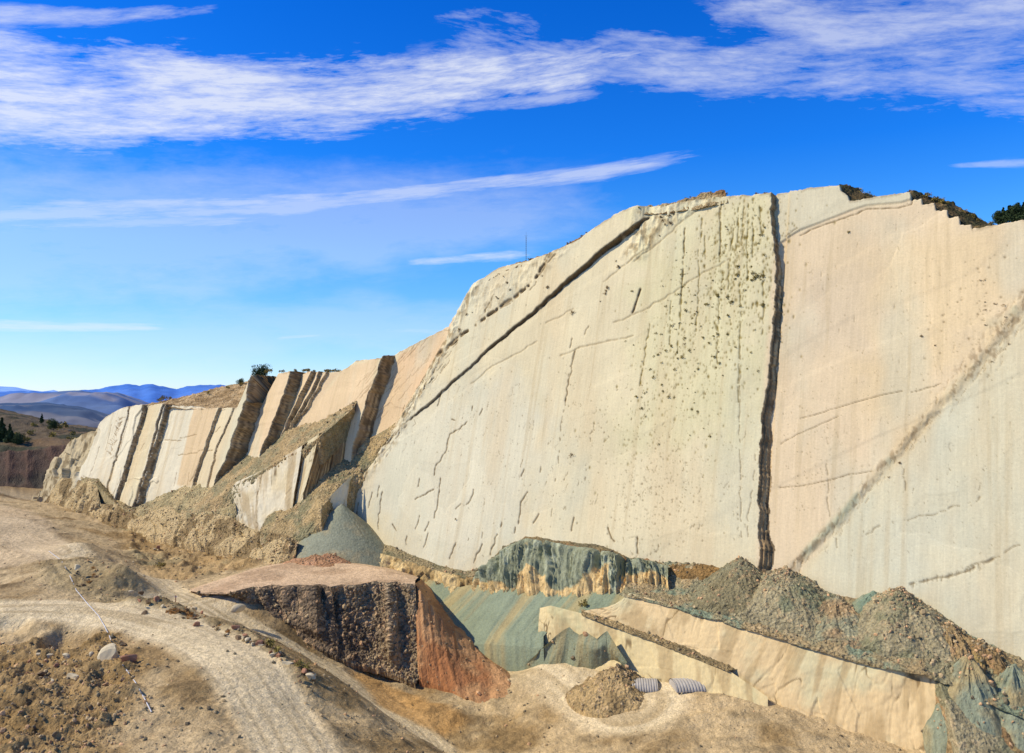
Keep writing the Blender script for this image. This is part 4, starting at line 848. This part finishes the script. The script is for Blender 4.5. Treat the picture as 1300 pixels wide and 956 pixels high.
sheet('rock_outcrop', [[(600,368,d_,1.2),(640,344,d_,1.4),(700,326,d_,1.6),(760,294,d_,2.2),(800,274,d_,2.6),(850,270,d_,3),(890,264,d_,3.4),(924,256,d_,3.2)],
                [(600,361,d_,0),(640,338,d_,0),(700,320,d_,0),(762,287,d_,0),(803,265,d_,.5),(850,258,d_,.5),(886,246,d_,.5),(920,240,d_,.5)],
                [(600,372,d_,-6),(640,350,d_,-6),(700,334,d_,-6),(762,300,d_,-6),(803,282,d_,-6),(850,270,d_,-6),(886,262,d_,-6),(920,258,d_,-6)]],
      .35, rubble_disp(.8, .3, .7, .6), rubble_col((172,150,112), (140,108,72), (110,96,74)), M_RUBBLE, label='crumbly brown rock along the rim of the big slab')

# ------------------------------------------------------------------ small things
def rockmesh(name, seed, mat, sub=3, flat=.6):
    import bmesh
    bm = bmesh.new(); bmesh.ops.create_icosphere(bm, subdivisions=sub, radius=.5)
    r = random.Random(seed); dirs = [np.array([r.gauss(0, 1) for _ in range(3)]) for _ in range(9)]; dirs = [d/np.linalg.norm(d) for d in dirs]; cut = [r.uniform(.16, .34) for _ in dirs]
    sc3 = (1, r.uniform(.65, .9), flat*r.uniform(.8, 1.1))
    for v in bm.verts:
        p = np.array(v.co)
        for d, c in zip(dirs, cut):
            k = p@d
            if k > c: p = p-d*(k-c)*1.0
        p = p*(1+.10*float(fbm(np.array(p[0]*3+seed), np.array(p[1]*3), np.array(p[2]*3), 3)))
        v.co = (p[0]*sc3[0], p[1]*sc3[1], p[2]*sc3[2]+.18*flat)
    me = bpy.data.meshes.new(name); bm.to_mesh(me); bm.free(); me.materials.append(mat); return me
RM = {k: [rockmesh('boulder', i+10*j, m) for i in range(4)] for j, (k, m) in enumerate((('p', M_STONE), ('r', M_STONE_R), ('b', M_STONE_B)))}
def leafmesh(name, n, blobs, size, mat, seed=0, squash=1.):
    r = np.random.RandomState(seed); V = []; Q = []
    ids = r.randint(0, len(blobs), n); cen = np.array([b[:3] for b in blobs])[ids]; rad = np.array([b[3] for b in blobs])[ids]
    v = r.randn(n, 3); v /= np.linalg.norm(v, axis=1, keepdims=True); p = cen+v*(rad*(.35+.65*r.rand(n)**.5))[:, None]*np.array([1, 1, squash])
    a = r.randn(n, 3); a /= np.linalg.norm(a, axis=1, keepdims=True); b = np.cross(a, r.randn(n, 3)); b /= np.linalg.norm(b, axis=1, keepdims=True)
    s = (size*(.6+.8*r.rand(n)))[:, None]
    V = np.stack([p-a*s, p+b*s*.6, p+a*s, p-b*s*.6], 1).reshape(-1, 3); Q = np.arange(n*4).reshape(n, 4)
    me = bpy.data.meshes.new(name); fill(me, V, Q, None, None, False); me.materials.append(mat); return me
def shrub_protos(mat, k0):
    out = []
    for i in range(4):
        r = random.Random(i+k0); blobs = [(r.uniform(-.3, .3), r.uniform(-.3, .3), r.uniform(.15, .5), r.uniform(.2, .35)) for _ in range(5)]
        out.append(leafmesh('shrub', 130, blobs, .09, mat, i+k0))
    return out
SH = {'o': shrub_protos(M_OLIVE, 0), 'd': shrub_protos(M_DRY, 20), 'g': shrub_protos(M_ORANGE, 40)}
def put(name, me, loc, scale, label, cat, group, rz=None):
    o = bpy.data.objects.new(name, me); COL.objects.link(o); o.location = tuple(loc); o.scale = (scale,)*3 if np.isscalar(scale) else scale
    o.rotation_euler = (0, 0, random.uniform(0, 6.28) if rz is None else rz); tag(o, label, cat, group); return o
# shrubs clinging to the big slab
def wall_d(s_, u_):
    i = min(np.searchsorted(SV, s_), len(SV)-1); j = min(np.searchsorted(UV_, u_), len(UV_)-1); return D[j, i]
def wshrub(px, py, size, kind, label, group):
    s_, u_ = su(px, py, dm(px) if px < 985 else 0); p = W(s_, u_, wall_d(s_, u_)-.1*size)
    put('shrub', random.choice(SH[kind]), p+np.array([0, 0, -.2*size]), size, label, 'shrub', group)
LB1 = 'olive shrub rooted in the streaks of the big slab left of the tall crack'
GP1 = 'shrubs dotted over the big slab'
base = [(980-22,300),(963,310),(970,325),(955,340),(968,352),(957,348),(962,352),(946,370),(937,340),(936,350),(930,385),(912,376),(866,365),(882,376),(898,388),(861,375),(846,390),(853,415),(865,412),(925,378),(940,390),(925,402),(912,405),(969,388),(864,350),(840,426),(870,430),(893,430),(912,425),(924,426),(905,428),(900,437),(852,440),(834,424),(846,446),(868,455),(840,462),(858,470),(830,480),(872,395),(880,405),(890,415),(820,500),(842,498),(808,505),(826,470),(835,452),(815,520),(850,505),(905,455),(915,462),(888,470),(876,446),(860,448),(955,357),(950,352),(968,300),(972,290),(965,265),(960,275)]
for i, (x, y) in enumerate(base):
    wshrub(x+random.uniform(-1, 1), y, random.uniform(1.1, 1.9)*(1.5 if i in (4, 5, 6) else 1), 'o', LB1, GP1)
for i in range(95):
    x = random.gauss(890, 42); y = random.gauss(410, 75); x += -.28*(y-410)
    if x > 972 or x < 780 or y < 262: continue
    wshrub(x, y, random.uniform(.5, 1.2), 'o' if random.random() < .7 else 'd', LB1, GP1)
LB2 = 'dry brown shrub on the shoulder of the big slab under the crumbly rim'
for x, y in [(843,282),(845,287),(850,276),(855,272),(852,285),(841,277),(838,300),(783,332),(785,340),(772,366),(768,374),(762,384),(770,370),(697,367),(690,352),(640,352),(645,360),(632,378),(634,380),(648,370),(600,398),(593,400),(585,420),(728,398)]:
    wshrub(x, y, random.uniform(1.1, 2.), 'd', LB2, 'dry shrubs on the shoulder of the slab')
wshrub(728, 579, 2., 'd', 'lone dry shrub in the middle of the big pale slab', None)
wshrub(580, 660, 1.5, 'd', 'small dry shrub low on the left part of the big slab', None)
wshrub(1247, 358, 1.5, 'd', 'lone dark shrub high on the pink right slab', None)
wshrub(1078, 296, 1.2, 'o', 'small olive shrub under the stepped edge of the pink slab', None)
for x, y in [(1250,385),(1250,395),(1264,387),(1274,389),(1277,404),(1252,414),(1280,438),(1170,428),(1187,440),(1260,460),(1142,588),(1128,606)]:
    wshrub(x, y, random.uniform(.7, 1.2), 'd', 'small dark shrub near the ragged diagonal break of the right slab', 'shrubs near the diagonal break')
# rim shrubs
for i in range(34):
    t = random.random(); x = 1090+t*175; y = np.interp(x, [1063,1074,1086,1112,1160,1172,1190,1208,1228,1246,1266], [236,236,240,252,243,247,253,258,268,280,288])
    if 1112 < x < 1150: continue
    p = atd(x, y+random.uniform(0, 5), -8); put('shrub', random.choice(SH['o' if random.random() < .6 else 'd']), p+np.array([0, 0, -.4]), random.uniform(1.2, 2.6), 'dark scrub bush on the crest behind the stepped rim', 'shrub', 'bushes on the stepped crest')
for i in range(26):
    x = random.uniform(600, 980); y = np.interp(x, [600,640,700,762,803,850,886,920,922,980], [361,338,320,287,265,258,246,240,249,245])
    p = atd(x, y+1, 0); put('shrub', random.choice(SH['d']), p+np.array([0, 0, -.3]), random.uniform(.8, 1.5), 'dry tuft of scrub on the crumbly rim of the big slab', 'shrub', 'dry tufts along the rim')
for i in range(20):
    x = random.uniform(336, 440); y = 472+random.uniform(-1, 0)
    p = atd(x, y, -3); put('shrub', random.choice(SH['o']), p+np.array([0, 0, -.5]), random.uniform(1.6, 2.8), 'dark bush on the flat rim above the striped slabs', 'shrub', 'bushes on the flat rim')
for x, y, k in [(208,509,4.5),(202,510,3),(216,508,3),(265,500,2.5),(290,494,2.5),(306,489,2.5)]:
    p = atd(x, y, -12); put('shrub', random.choice(SH['o']), p, k, 'round dark bush on the brown hilltop behind the left slabs', 'shrub', 'bushes on the brown hilltop')
# trees
def tree(p, h, w, label, group=None, seed=0, conifer=False, trunk=.35):
    r = random.Random(seed); root = empty('tree', tuple(p)); tag(root, label, 'tree', group)
    # tapered trunk with limbs
    V = []; Fs = []
    def limb(a, b, r0, r1, n=7):
        a = np.array(a); b = np.array(b); ax = b-a; ax /= np.linalg.norm(ax); e = np.cross(ax, [.3, .9, .2]); e /= np.linalg.norm(e); f = np.cross(ax, e); k = len(V)
        for c_, rr in ((a, r0), ((a+b)/2+np.array([r.uniform(-.1, .1)]*3), (r0+r1)/2), (b, r1)):
            for i in range(n): t = 2*math.pi*i/n; V.append(c_+(e*math.cos(t)+f*math.sin(t))*rr)
        for j in range(2):
            for i in range(n): Fs.append((k+j*n+i, k+j*n+(i+1) % n, k+(j+1)*n+(i+1) % n, k+(j+1)*n+i))
    limb((0, 0, -.5), (0, 0, h*.6), h*.035, h*.018)
    blobs = []
    if conifer:
        for i in range(16):
            t = i/15; a = r.uniform(0, 6.28); q_ = w*.5*(1-t)*.8; zc = h*(.2+.75*t); blobs.append((math.cos(a)*q_*.6, math.sin(a)*q_*.6, zc, w*.5*(1.05-t)*.62)); limb((0, 0, zc), (math.cos(a)*q_, math.sin(a)*q_, zc-.1), h*.01, h*.004, 5)
    else:
        for i in range(20):
            a = r.uniform(0, 6.28); q_ = w*.3*r.uniform(.0, 1.1); zc = h*r.uniform(.28, .88); blobs.append((math.cos(a)*q_, math.sin(a)*q_, zc, w*.24*r.uniform(.7, 1.2))); limb((0, 0, h*.35), (math.cos(a)*q_, math.sin(a)*q_, zc), h*.015, h*.005, 5)
    meshobj('trunk', V, Fs, M_BARK, root, True)
    link('crown', leafmesh('crown', 2600, blobs, h*.035, M_GREEN, seed), root)
tree(atd(332, 485, -14), 8.5, 11, 'bushy dark green tree standing on the knoll above the left slabs', seed=1)
tree(atd(305, 490, -18), 3.6, 5, 'little round tree alone on the slope left of the knoll', seed=3)
for i, (x, h_, c) in enumerate([(1268,4.5,False),(1274,5.5,True),(1281,6.,True),(1287,6.5,False),(1294,6.8,True),(1300,7,True),(1308,6.5,True),(1320,7,True)]):
    if i < 6: tree(atd(x, 286, -18), h_, 4., ['lowest bushy tree at the left end of the row on the right rim','first slim dark conifer of the row on the right rim','second dark conifer of the row on the right rim','bushy dark tree in the middle of the row on the right rim','tall dark conifer second from the right picture edge on the rim','dark conifer at the right picture edge on the rim'][i], 'trees in a row on the right rim', 10+i, c)
for i, (x, y, yy, h_, c) in enumerate([(2,566,600,22,True),(12,566,596,17,True),(-8,566,604,20,True),(24,566,594,10,False),(68,546,640,9,False),(53,538,680,9,True)]):
    tree(aty(x, y, yy), h_, h_*.5 if c else h_*1.1, ['tallest dark conifer at the left picture edge on the hillside','second dark conifer at the left picture edge on the hillside','cut off dark conifer at the left picture edge','low bushy tree beside the left conifers','round dark tree on the crest of the scrubby hillside','slim hazy tree on the crest of the scrubby hillside'][i], None, 30+i, c)
for i in range(26):
    x = random.uniform(-30, 125); y = random.uniform(538, 562)
    # sits on the slope between rows 0..2
    yy = np.interp(y, [528, 537, 563], [840, 670, 590]); p = aty(x, y, yy)
    put('shrub', random.choice(SH['o']), p-np.array([0, 0, 1.5]), random.uniform(4, 8), 'dark scrub bush on the shaded hillside at far left', 'shrub', 'bushes on the far left hillside')
# antenna
p = atd(668, 333, -2); root2 = empty('antenna_mast', tuple(p)); tag(root2, 'thin lattice antenna mast standing on the rim of the slab', 'antenna')
def boxes(bs):
    V = []; Fs = []
    for (c, s) in bs:
        k = len(V)
        for dx in (-.5, .5):
            for dy in (-.5, .5):
                for dz in (-.5, .5): V.append((c[0]+dx*s[0], c[1]+dy*s[1], c[2]+dz*s[2]))
        for f in ((0,1,3,2),(4,6,7,5),(0,4,5,1),(2,3,7,6),(0,2,6,4),(1,5,7,3)): Fs.append(tuple(k+i for i in f))
    return V, Fs
bs = [((a*.16, b*.16, 5.2), (.055, .055, 10.4)) for a, b in ((-1, -1), (1, -1), (0, 1))]+[((0, 0, z), (.36, .36, .05)) for z in np.arange(.8, 10.4, .8)]
V, Fs = boxes(bs); mast_ = meshobj('mast', V, Fs, M_METAL, root2)
V, Fs = boxes([((0, 0, 11.2), (.05, .05, 1.8)), ((0, 0, 10.6), (1.2, .05, .05))]); meshobj('aerial', V, Fs, M_METAL, mast_)
V, Fs = boxes([((0, 0, .1), (1.2, 1.2, .5))]); meshobj('base', V, Fs, M_STONE, root2)
# cabin-like block on the rim beside it
# white cord down the berm
cord = [(62,700),(78,712),(88,730),(97,750),(112,768),(125,782),(133,796),(139,808),(143,820),(150,832),(156,845),(164,856),(172,867),(182,885),(195,910)]
def drape(px, py, z0=4.):
    p = atz(px, py, z0)
    for _ in range(6):
        g = float(gnd(p[0], p[1])[0]); p = atz(px, py, g)
    return p
pts = []
for a, b in zip(cord[:-1], cord[1:]):
    for t in np.arange(0, 1, .2): pts.append(drape(a[0]+(b[0]-a[0])*t, a[1]+(b[1]-a[1])*t)+np.array([0, 0, .12]))
def tube(pts, r, n=6):
    V = []; Fs = []
    for i, p in enumerate(pts):
        q_ = np.array(pts[min(i+1, len(pts)-1)])-np.array(pts[max(i-1, 0)]); q_ /= np.linalg.norm(q_)+1e-9; e = np.cross(q_, [0, 0, 1.]); e /= np.linalg.norm(e)+1e-9; f = np.cross(e, q_)
        for k in range(n): t = 2*math.pi*k/n; V.append(p+(e*math.cos(t)+f*math.sin(t))*r)
    for i in range(len(pts)-1):
        for k in range(n): Fs.append((i*n+k, i*n+(k+1) % n, (i+1)*n+(k+1) % n, (i+1)*n+k))
    return V, Fs
V, Fs = tube(pts, .11); tag(meshobj('hose', V, Fs, M_WHITE, None, True), 'thin white hose running down over the berm and across the dirt track', 'hose')
# posts
for i, (x, y, h_, lb) in enumerate([(171,738,2.6,'small pale marker post beside the dusty haul road'), (223,765,2.2,'short brown marker post at the bend below the berm')]):
    p = drape(x, y, 0); r0 = empty('marker_post', tuple(p)); tag(r0, lb, 'post')
    V, Fs = boxes([((0, 0, h_/2), (.22, .22, h_))]); meshobj('post', V, Fs, M_WHITE if i == 0 else M_STONE_R, r0)
    V, Fs = boxes([((0, -.02, h_*.8), (.7, .08, .35))]); meshobj('plate', V, Fs, M_WHITE, r0)
# boulders
def boulder(px, py, size, k, label, group=None, z0=4., flat=1.):
    p = drape(px, py, z0); put('boulder', random.choice(RM[k]), p-np.array([0, 0, .04*size]), (size, size*.8, size*flat), label, 'rock', group)
boulder(143, 842, 9., 'p', 'largest pale flat boulder lying by the white hose', flat=1.2)
boulder(164, 838, 4.6, 'r', 'reddish white boulder right of the largest pale boulder')
boulder(363, 850, 4.6, 'p', 'pale boulder at the lower end of the shrubby berm', z0=3)
boulder(303, 775, 5., 'p', 'white boulder at the road edge left of the dark embankment', z0=-4)
boulder(97, 722, 3.6, 'p', 'pale boulder on top of the berm beside the hose')
for i in range(120):
    t = random.random(); x, y = [(random.uniform(0, 160), random.uniform(815, 866)), (random.uniform(60, 260), 690+random.uniform(20, 90)), (random.uniform(270, 400), 0), (random.uniform(160, 420), random.uniform(678, 722))][i % 4]
    if i % 4 == 2: y = np.interp(x, [270, 330, 400], [795, 818, 862])+random.gauss(0, 4)
    if i % 4 == 1: y = np.interp(x, [60, 130, 260], [715, 742, 785])+random.gauss(0, 9)
    lab, gp = [('brown stone in the dug hollow at lower left', 'stones in the dug hollow'), ('stone on the crest of the berm between the tracks', 'stones on the berm'), ('stone along the shrubby berm beside the haul road', 'stones on the shrubby berm'), ('stone scattered over the valley floor below the left slabs', 'stones on the valley floor')][i % 4]
    boulder(x, y, random.uniform(1., 3.), random.choice('ppbbr'), lab, gp, z0=-5 if i % 4 == 3 else 4)
for i in range(60):
    lab = 'tuft of dry orange grass on the berm beside the haul road'; gp = 'dry orange grass tufts on the berm'
    if i < 14: x, y = random.gauss(228, 9), random.gauss(778, 2)
    elif i < 22: x, y = random.gauss(246, 6), random.gauss(784, 2)
    elif i < 40: x = random.uniform(270, 400); y = np.interp(x, [270, 330, 400], [795, 818, 862])+random.gauss(0, 3)
    else: x = random.uniform(95, 140); y = random.uniform(715, 745)
    p = drape(x, y, 3); put('grass_tuft', random.choice(SH['g'] if i < 30 or i > 45 else SH['d']), p-np.array([0, 0, .1]), (random.uniform(1., 2.2), random.uniform(1., 2.2), random.uniform(.7, 1.3)), lab if i < 40 else 'tuft of dry grass on the upper berm at left', 'grass tuft', gp if i < 40 else 'dry grass tufts on the upper berm')
for x, y, k in [(342,822,2.8),(352,831,2.6),(380,846,2.2),(388,852,2.2),(335,748,2.0)]:
    p = drape(x, y, 3); put('shrub', random.choice(SH['o']), p, k, 'olive bush on the berm beside the lower haul road', 'shrub', 'olive bushes on the shrubby berm')
for x, y, lb in [(204,722,'pale green bush on the valley floor above the haul road'),(740,772,'green brown bush on the teal talus above the stepped slab')]:
    p = atd(x, y, 13.5) if x > 700 else drape(x, y, -4); put('shrub', SH['o'][1], p, 3.4, lb, 'shrub', None)
# corrugated barrel roofs at the bottom edge
def barrel(px, py, y, L, R_, rz, label):
    n = 60; m_ = 22; V = []; Fs = []
    p = drape(px, 871, -17); hh = O[2]+ray(px, py)[2]*p[1]/ray(px, py)[1]-p[2]; hz_ = max(hh, .9)/R_
    for i in range(n*2+1):
        x = -L/2+L*i/(n*2)
        for j in range(m_+1):
            t = math.pi*(j/m_); r = R_*(1+.03*(1 if i % 12 < 6 else -1)); V.append((x, math.cos(t)*r, math.sin(t)*r*hz_))
    for i in range(n*2):
        for j in range(m_): k = i*(m_+1)+j; Fs.append((k, k+m_+1, k+m_+2, k+1))
    root = empty('corrugated_shelter', (p[0], p[1], p[2]-.3)); root.rotation_euler = (0, 0, rz); tag(root, label, 'shelter', 'corrugated barrel shelters at the pit edge')
    meshobj('roof', V, Fs, M_SHEET, root, False)
    V2 = []; F2 = []
    for e in (-1, 1):
        V2 = []
        for j in range(m_+1): t = math.pi*j/m_; V2.append((e*L*.495, math.cos(t)*R_*.95, math.sin(t)*R_*.94*hz_))
        meshobj('end_wall', V2, [tuple(range(m_+1))], M_SHEET, root)
barrel(818, 861, 203, 6.8, 3.6, -.1, 'left low curved corrugated grey roof at the pit edge')
barrel(873, 861, 199, 8.2, 3.6, .1, 'middle low curved corrugated grey roof at the pit edge')
barrel(942, 861, 197, 4.8, 3.4, .0, 'right low curved corrugated grey roof at the pit edge')

# loose stones: far too many to count, one mesh of small broken blocks over all rubble
t_ = (1+5**.5)/2
IV = np.array([(-1,t_,0),(1,t_,0),(-1,-t_,0),(1,-t_,0),(0,-1,t_),(0,1,t_),(0,-1,-t_),(0,1,-t_),(t_,0,-1),(t_,0,1),(-t_,0,-1),(-t_,0,1)])/2.
IF = np.array([(0,11,5),(0,5,1),(0,1,7),(0,7,10),(0,10,11),(1,5,9),(5,11,4),(11,10,2),(10,7,6),(7,1,8),(3,9,4),(3,4,2),(3,2,6),(3,6,8),(3,8,9),(4,9,5),(2,4,11),(6,2,10),(8,6,7),(9,8,1)])
def stones(name, P, size, cols, label, r):
    n = len(P); M3 = r.randn(n, 3, 3); M3, _ = np.linalg.qr(M3); sc_ = size[:, None]*np.stack([np.ones(n), .55+.4*r.rand(n), .4+.35*r.rand(n)], 1)*.5
    V = (IV[None]*(1+.35*(r.rand(n, 12, 1)-.5)))*sc_[:, None]; V = np.einsum('nij,nkj->nki', M3, V)+P[:, None]
    Q = (np.arange(n)[:, None, None]*12+IF[None]).reshape(-1, 3); c = np.repeat(cols, 12, 0)
    me = bpy.data.meshes.new(name); fill(me, V.reshape(-1, 3), Q, c, None, False); me.materials.append(M_ST); tag(link(name, me), label, kind='stuff')
M_ST = rockmat('broken_stone', [('o', (1, 1, 1), 2., 4, .75, 1.25)], [('o', (1, 1, 1), 3., 5, .12)])
rr_ = np.random.RandomState(11); SP = []
for P_, n_q, dens in SCAT:
    flat = P_.reshape(-1, 3); nn = n_q.reshape(-1, 3); m = int(len(flat)*.055*dens); ix = rr_.randint(0, len(flat), m); cl = fbm(flat[ix, 0]*.1, flat[ix, 1]*.1, flat[ix, 2]*.1, 3)
    ok = (~np.isnan(flat[ix, 0])) & (cl+.5*rr_.rand(m) > .1); SP.append(flat[ix][ok]+nn[ix][ok]*.05)
SP = np.concatenate(SP); print('stones', len(SP))
pal = np.array([A(196, 172, 134), A(165, 145, 112), A(140, 128, 102), A(205, 165, 125), A(120, 108, 88)])
stones('loose_stones', SP, .24+.9*rr_.rand(len(SP))**5+1.5*rr_.rand(len(SP))**22, pal[rr_.randint(0, 5, len(SP))]*(.8+.4*rr_.rand(len(SP), 1)), 'loose broken stones strewn over the rubble slopes and heaps', rr_)
gi = rr_.randint(0, Z.size, 170000); fm_ = (m1*1.1+m2*.9+m3*.9+.15)*(1-rm)+.02*rm; 
ok = (rr_.rand(len(gi)) < fm_.ravel()[gi]*.55) & (RR.ravel()[gi] > 110) & (RR.ravel()[gi] < 480); gi = gi[ok]
GP = np.stack([X.ravel()[gi], Y.ravel()[gi], Z.ravel()[gi]+.03], -1); print('gstones', len(GP))
stones('loose_stones', GP, .16+1.1*rr_.rand(len(GP))**6, pal[rr_.randint(0, 5, len(GP))]*(.75+.4*rr_.rand(len(GP), 1)), 'small loose stones scattered over the dirt ground', rr_)
# ------------------------------------------------------------------ camera, sun, sky
cam = bpy.data.cameras.new('camera'); co = bpy.data.objects.new('camera', cam); COL.objects.link(co); sc.camera = co
co.location = tuple(O); co.rotation_euler = (math.pi/2+TH, 0, 0)
cam.sensor_width = 36; cam.sensor_fit = 'HORIZONTAL'; cam.lens = 36*F/1300; cam.clip_end = 60000; cam.clip_start = .5
import mathutils
L = bpy.data.lights.new('sun', 'SUN'); L.energy = 4.9; L.angle = math.radians(.5); L.color = (1, .90, .74)
lo_ = bpy.data.objects.new('sun', L); COL.objects.link(lo_)
sd_ = mathutils.Vector((SUN_AZ[0]*math.cos(SUN_EL), SUN_AZ[1]*math.cos(SUN_EL), math.sin(SUN_EL)))
lo_.rotation_euler = sd_.to_track_quat('Z', 'Y').to_euler()
w = bpy.data.worlds.new('World'); sc.world = w; w.use_nodes = True; nt = w.node_tree; nt.nodes.clear()
out = nt.nodes.new('ShaderNodeOutputWorld'); bg = nt.nodes.new('ShaderNodeBackground'); bg.inputs['Strength'].default_value = .14
nt.links.new(bg.outputs[0], out.inputs[0])
sky = nt.nodes.new('ShaderNodeTexSky'); sky.sky_type = 'NISHITA'; sky.sun_disc = False; sky.sun_elevation = SUN_EL; sky.sun_rotation = math.atan2(SUN_AZ[0], SUN_AZ[1])
sky.altitude = 2500; sky.air_density = 1.0; sky.dust_density = .4; sky.ozone_density = 3.
hs = nt.nodes.new('ShaderNodeHueSaturation'); hs.inputs['Saturation'].default_value = 1.27; hs.inputs['Value'].default_value = 1.; nt.links.new(sky.outputs[0], hs.inputs['Color'])
tc = nt.nodes.new('ShaderNodeTexCoord'); sp = nt.nodes.new('ShaderNodeSeparateXYZ'); nt.links.new(tc.outputs['Generated'], sp.inputs[0])
AZ = mth(nt, 'ARCTAN2', sp.outputs[0], sp.outputs[1]); EL = mth(nt, 'ARCSINE', sp.outputs[2])
cb = nt.nodes.new('ShaderNodeCombineXYZ'); nt.links.new(AZ, cb.inputs[0]); nt.links.new(EL, cb.inputs[1])
def azel(px, py):
    r = ray(px, py); r = r/np.linalg.norm(r); return math.atan2(r[0], r[1]), math.asin(r[2])
def streak(x0, y0, x1, y1, w0, w1, amp, sa=3., sb=26., thr=.42, soft=.3, seed=0., rot=None, det=8):
    """one cirrus band between two sky directions; half width w0 at start, w1 at end (photo pixels)"""
    a0, e0 = azel(x0, y0); a1, e1 = azel(x1, y1); dx, dy = a1-a0, e1-e0; Lg = math.hypot(dx, dy); c, s = dx/Lg, dy/Lg
    A0 = mth(nt, 'SUBTRACT', AZ, a0); E0 = mth(nt, 'SUBTRACT', EL, e0)
    t = mth(nt, 'DIVIDE', mth(nt, 'ADD', mth(nt, 'MULTIPLY', A0, c), mth(nt, 'MULTIPLY', E0, s)), Lg)
    n = mth(nt, 'SUBTRACT', mth(nt, 'MULTIPLY', E0, c), mth(nt, 'MULTIPLY', A0, s))
    cv = nt.nodes.new('ShaderNodeCombineXYZ'); nt.links.new(mth(nt, 'MULTIPLY', t, Lg), cv.inputs[0]); nt.links.new(n, cv.inputs[1]); cv.inputs[2].default_value = seed
    mpn = nt.nodes.new('ShaderNodeMapping'); mpn.inputs['Rotation'].default_value = (0, 0, rot or 0); mpn.inputs['Scale'].default_value = (sa, sb, 1); nt.links.new(cv.outputs[0], mpn.inputs['Vector'])
    f = nz(nt, mpn.outputs[0], 1., det, .62, .35)
    wb_ = nz(nt, cv.outputs[0], 5., 4, .5)
    n2 = mth(nt, 'ADD', n, mth(nt, 'MULTIPLY', mth(nt, 'SUBTRACT', wb_, .5), (w0+w1)/1000.*.8))
    wd = rmp(nt, t, 0, 1, w0/1000., w1/1000.)
    q_ = mth(nt, 'DIVIDE', n2, wd); band = mth(nt, 'POWER', 2.718, mth(nt, 'MULTIPLY', mth(nt, 'POWER', mth(nt, 'ABSOLUTE', q_), 2.6), -1.))
    e0_ = rmp(nt, t, -.08, .06, 0, 1); e1_ = rmp(nt, t, 1.05, .8, 0, 1)
    band = mth(nt, 'MULTIPLY', mth(nt, 'MULTIPLY', band, e0_), e1_)
    f2 = nz(nt, mpn.outputs[0], 4.5, 5, .7, .2)
    ff = mth(nt, 'ADD', mth(nt, 'MULTIPLY', f, .62), mth(nt, 'MULTIPLY', f2, .38))
    lvl = mth(nt, 'SUBTRACT', mth(nt, 'ADD', mth(nt, 'MULTIPLY', mth(nt, 'SUBTRACT', ff, .5), 3.2), band), thr+.15)
    return mth(nt, 'MULTIPLY', mth(nt, 'MULTIPLY', rmp(nt, lvl, 0, .75, 0, 1), rmp(nt, band, 0, .5, 0, 1)), amp)
CL = [streak(-400,250,800,262,120,50,.26,2,7,.0,.5,44.), streak(-300,420,700,400,60,30,.2,2,8,.0,.5,45.), streak(-250,88,905,50,74,20,.76,5,30,.26,.35,1.,-.16), streak(-200,20,300,8,14,8,.5,5,30,.3,.3,9.), streak(-200,135,130,140,18,8,.6,5,30,.28,.3,4.),
      streak(560,50,1500,45,42,62,.5,5,26,.5,.3,6.,-.35), streak(1030,100,1500,115,12,45,.5,5,26,.42,.3,7.,-.3), streak(900,20,1500,0,30,50,.5,5,24,.36,.3,17.,-.3),
      streak(20,262,940,186,10,11,.5,4,40,.22,.3,11.), streak(-80,270,640,238,13,9,.45,4,40,.22,.3,12.,.0), streak(-200,290,390,275,14,7,.4,4,40,.28,.35,13.),
      streak(560,138,770,115,7,9,.4,8,40,.28,.3,14.), streak(520,332,680,325,5,8,.5,6,40,.2,.3,15.), streak(340,428,640,415,4,9,.45,4,40,.2,.3,16.), streak(-100,410,240,416,9,5,.5,4,40,.22,.3,18.),
      streak(-100,350,300,330,10,8,.22,4,40,.3,.3,19.), streak(1210,210,1400,203,3,6,.3,6,40,.2,.3,20.)]
cm = CL[0]
for c in CL[1:]: cm = mth(nt, 'MAXIMUM', cm, c)
mx = nt.nodes.new('ShaderNodeMix'); mx.data_type = 'RGBA'; nt.links.new(cm, mx.inputs['Factor']); cr = nt.nodes.new('ShaderNodeValToRGB'); nt.links.new(EL, cr.inputs[0]); el_ = cr.color_ramp.elements
for i_, (p_, c_q) in enumerate([(0, (.85, .87, 1.05)), (.09, (.9, 1.08, 1.25)), (.18, (.8, 1.2, 1.4)), (.3, (.2, .95, 1.62)), (.5, (.06, .82, 1.6)), (.95, (1.1, 1.1, 1.2))]):
    e_ = el_[i_] if i_ < 2 else el_.new(p_); e_.position = p_; e_.color = (*[q/2 for q in c_q], 1)
vm = nt.nodes.new('ShaderNodeVectorMath'); vm.operation = 'MULTIPLY'; nt.links.new(hs.outputs[0], vm.inputs[0]); nt.links.new(cr.outputs[0], vm.inputs[1])
vs = nt.nodes.new('ShaderNodeVectorMath'); vs.operation = 'SCALE'; vs.inputs['Scale'].default_value = 2.1; nt.links.new(vm.outputs[0], vs.inputs[0])
nt.links.new(vs.outputs[0], mx.inputs['A']); mx.inputs['B'].default_value = (6.4, 6.6, 7.0, 1)
nt.links.new(mx.outputs['Result'], bg.inputs['Color'])
sc.view_settings.view_transform = 'Standard'; sc.view_settings.look = 'None'; sc.view_settings.exposure = 0
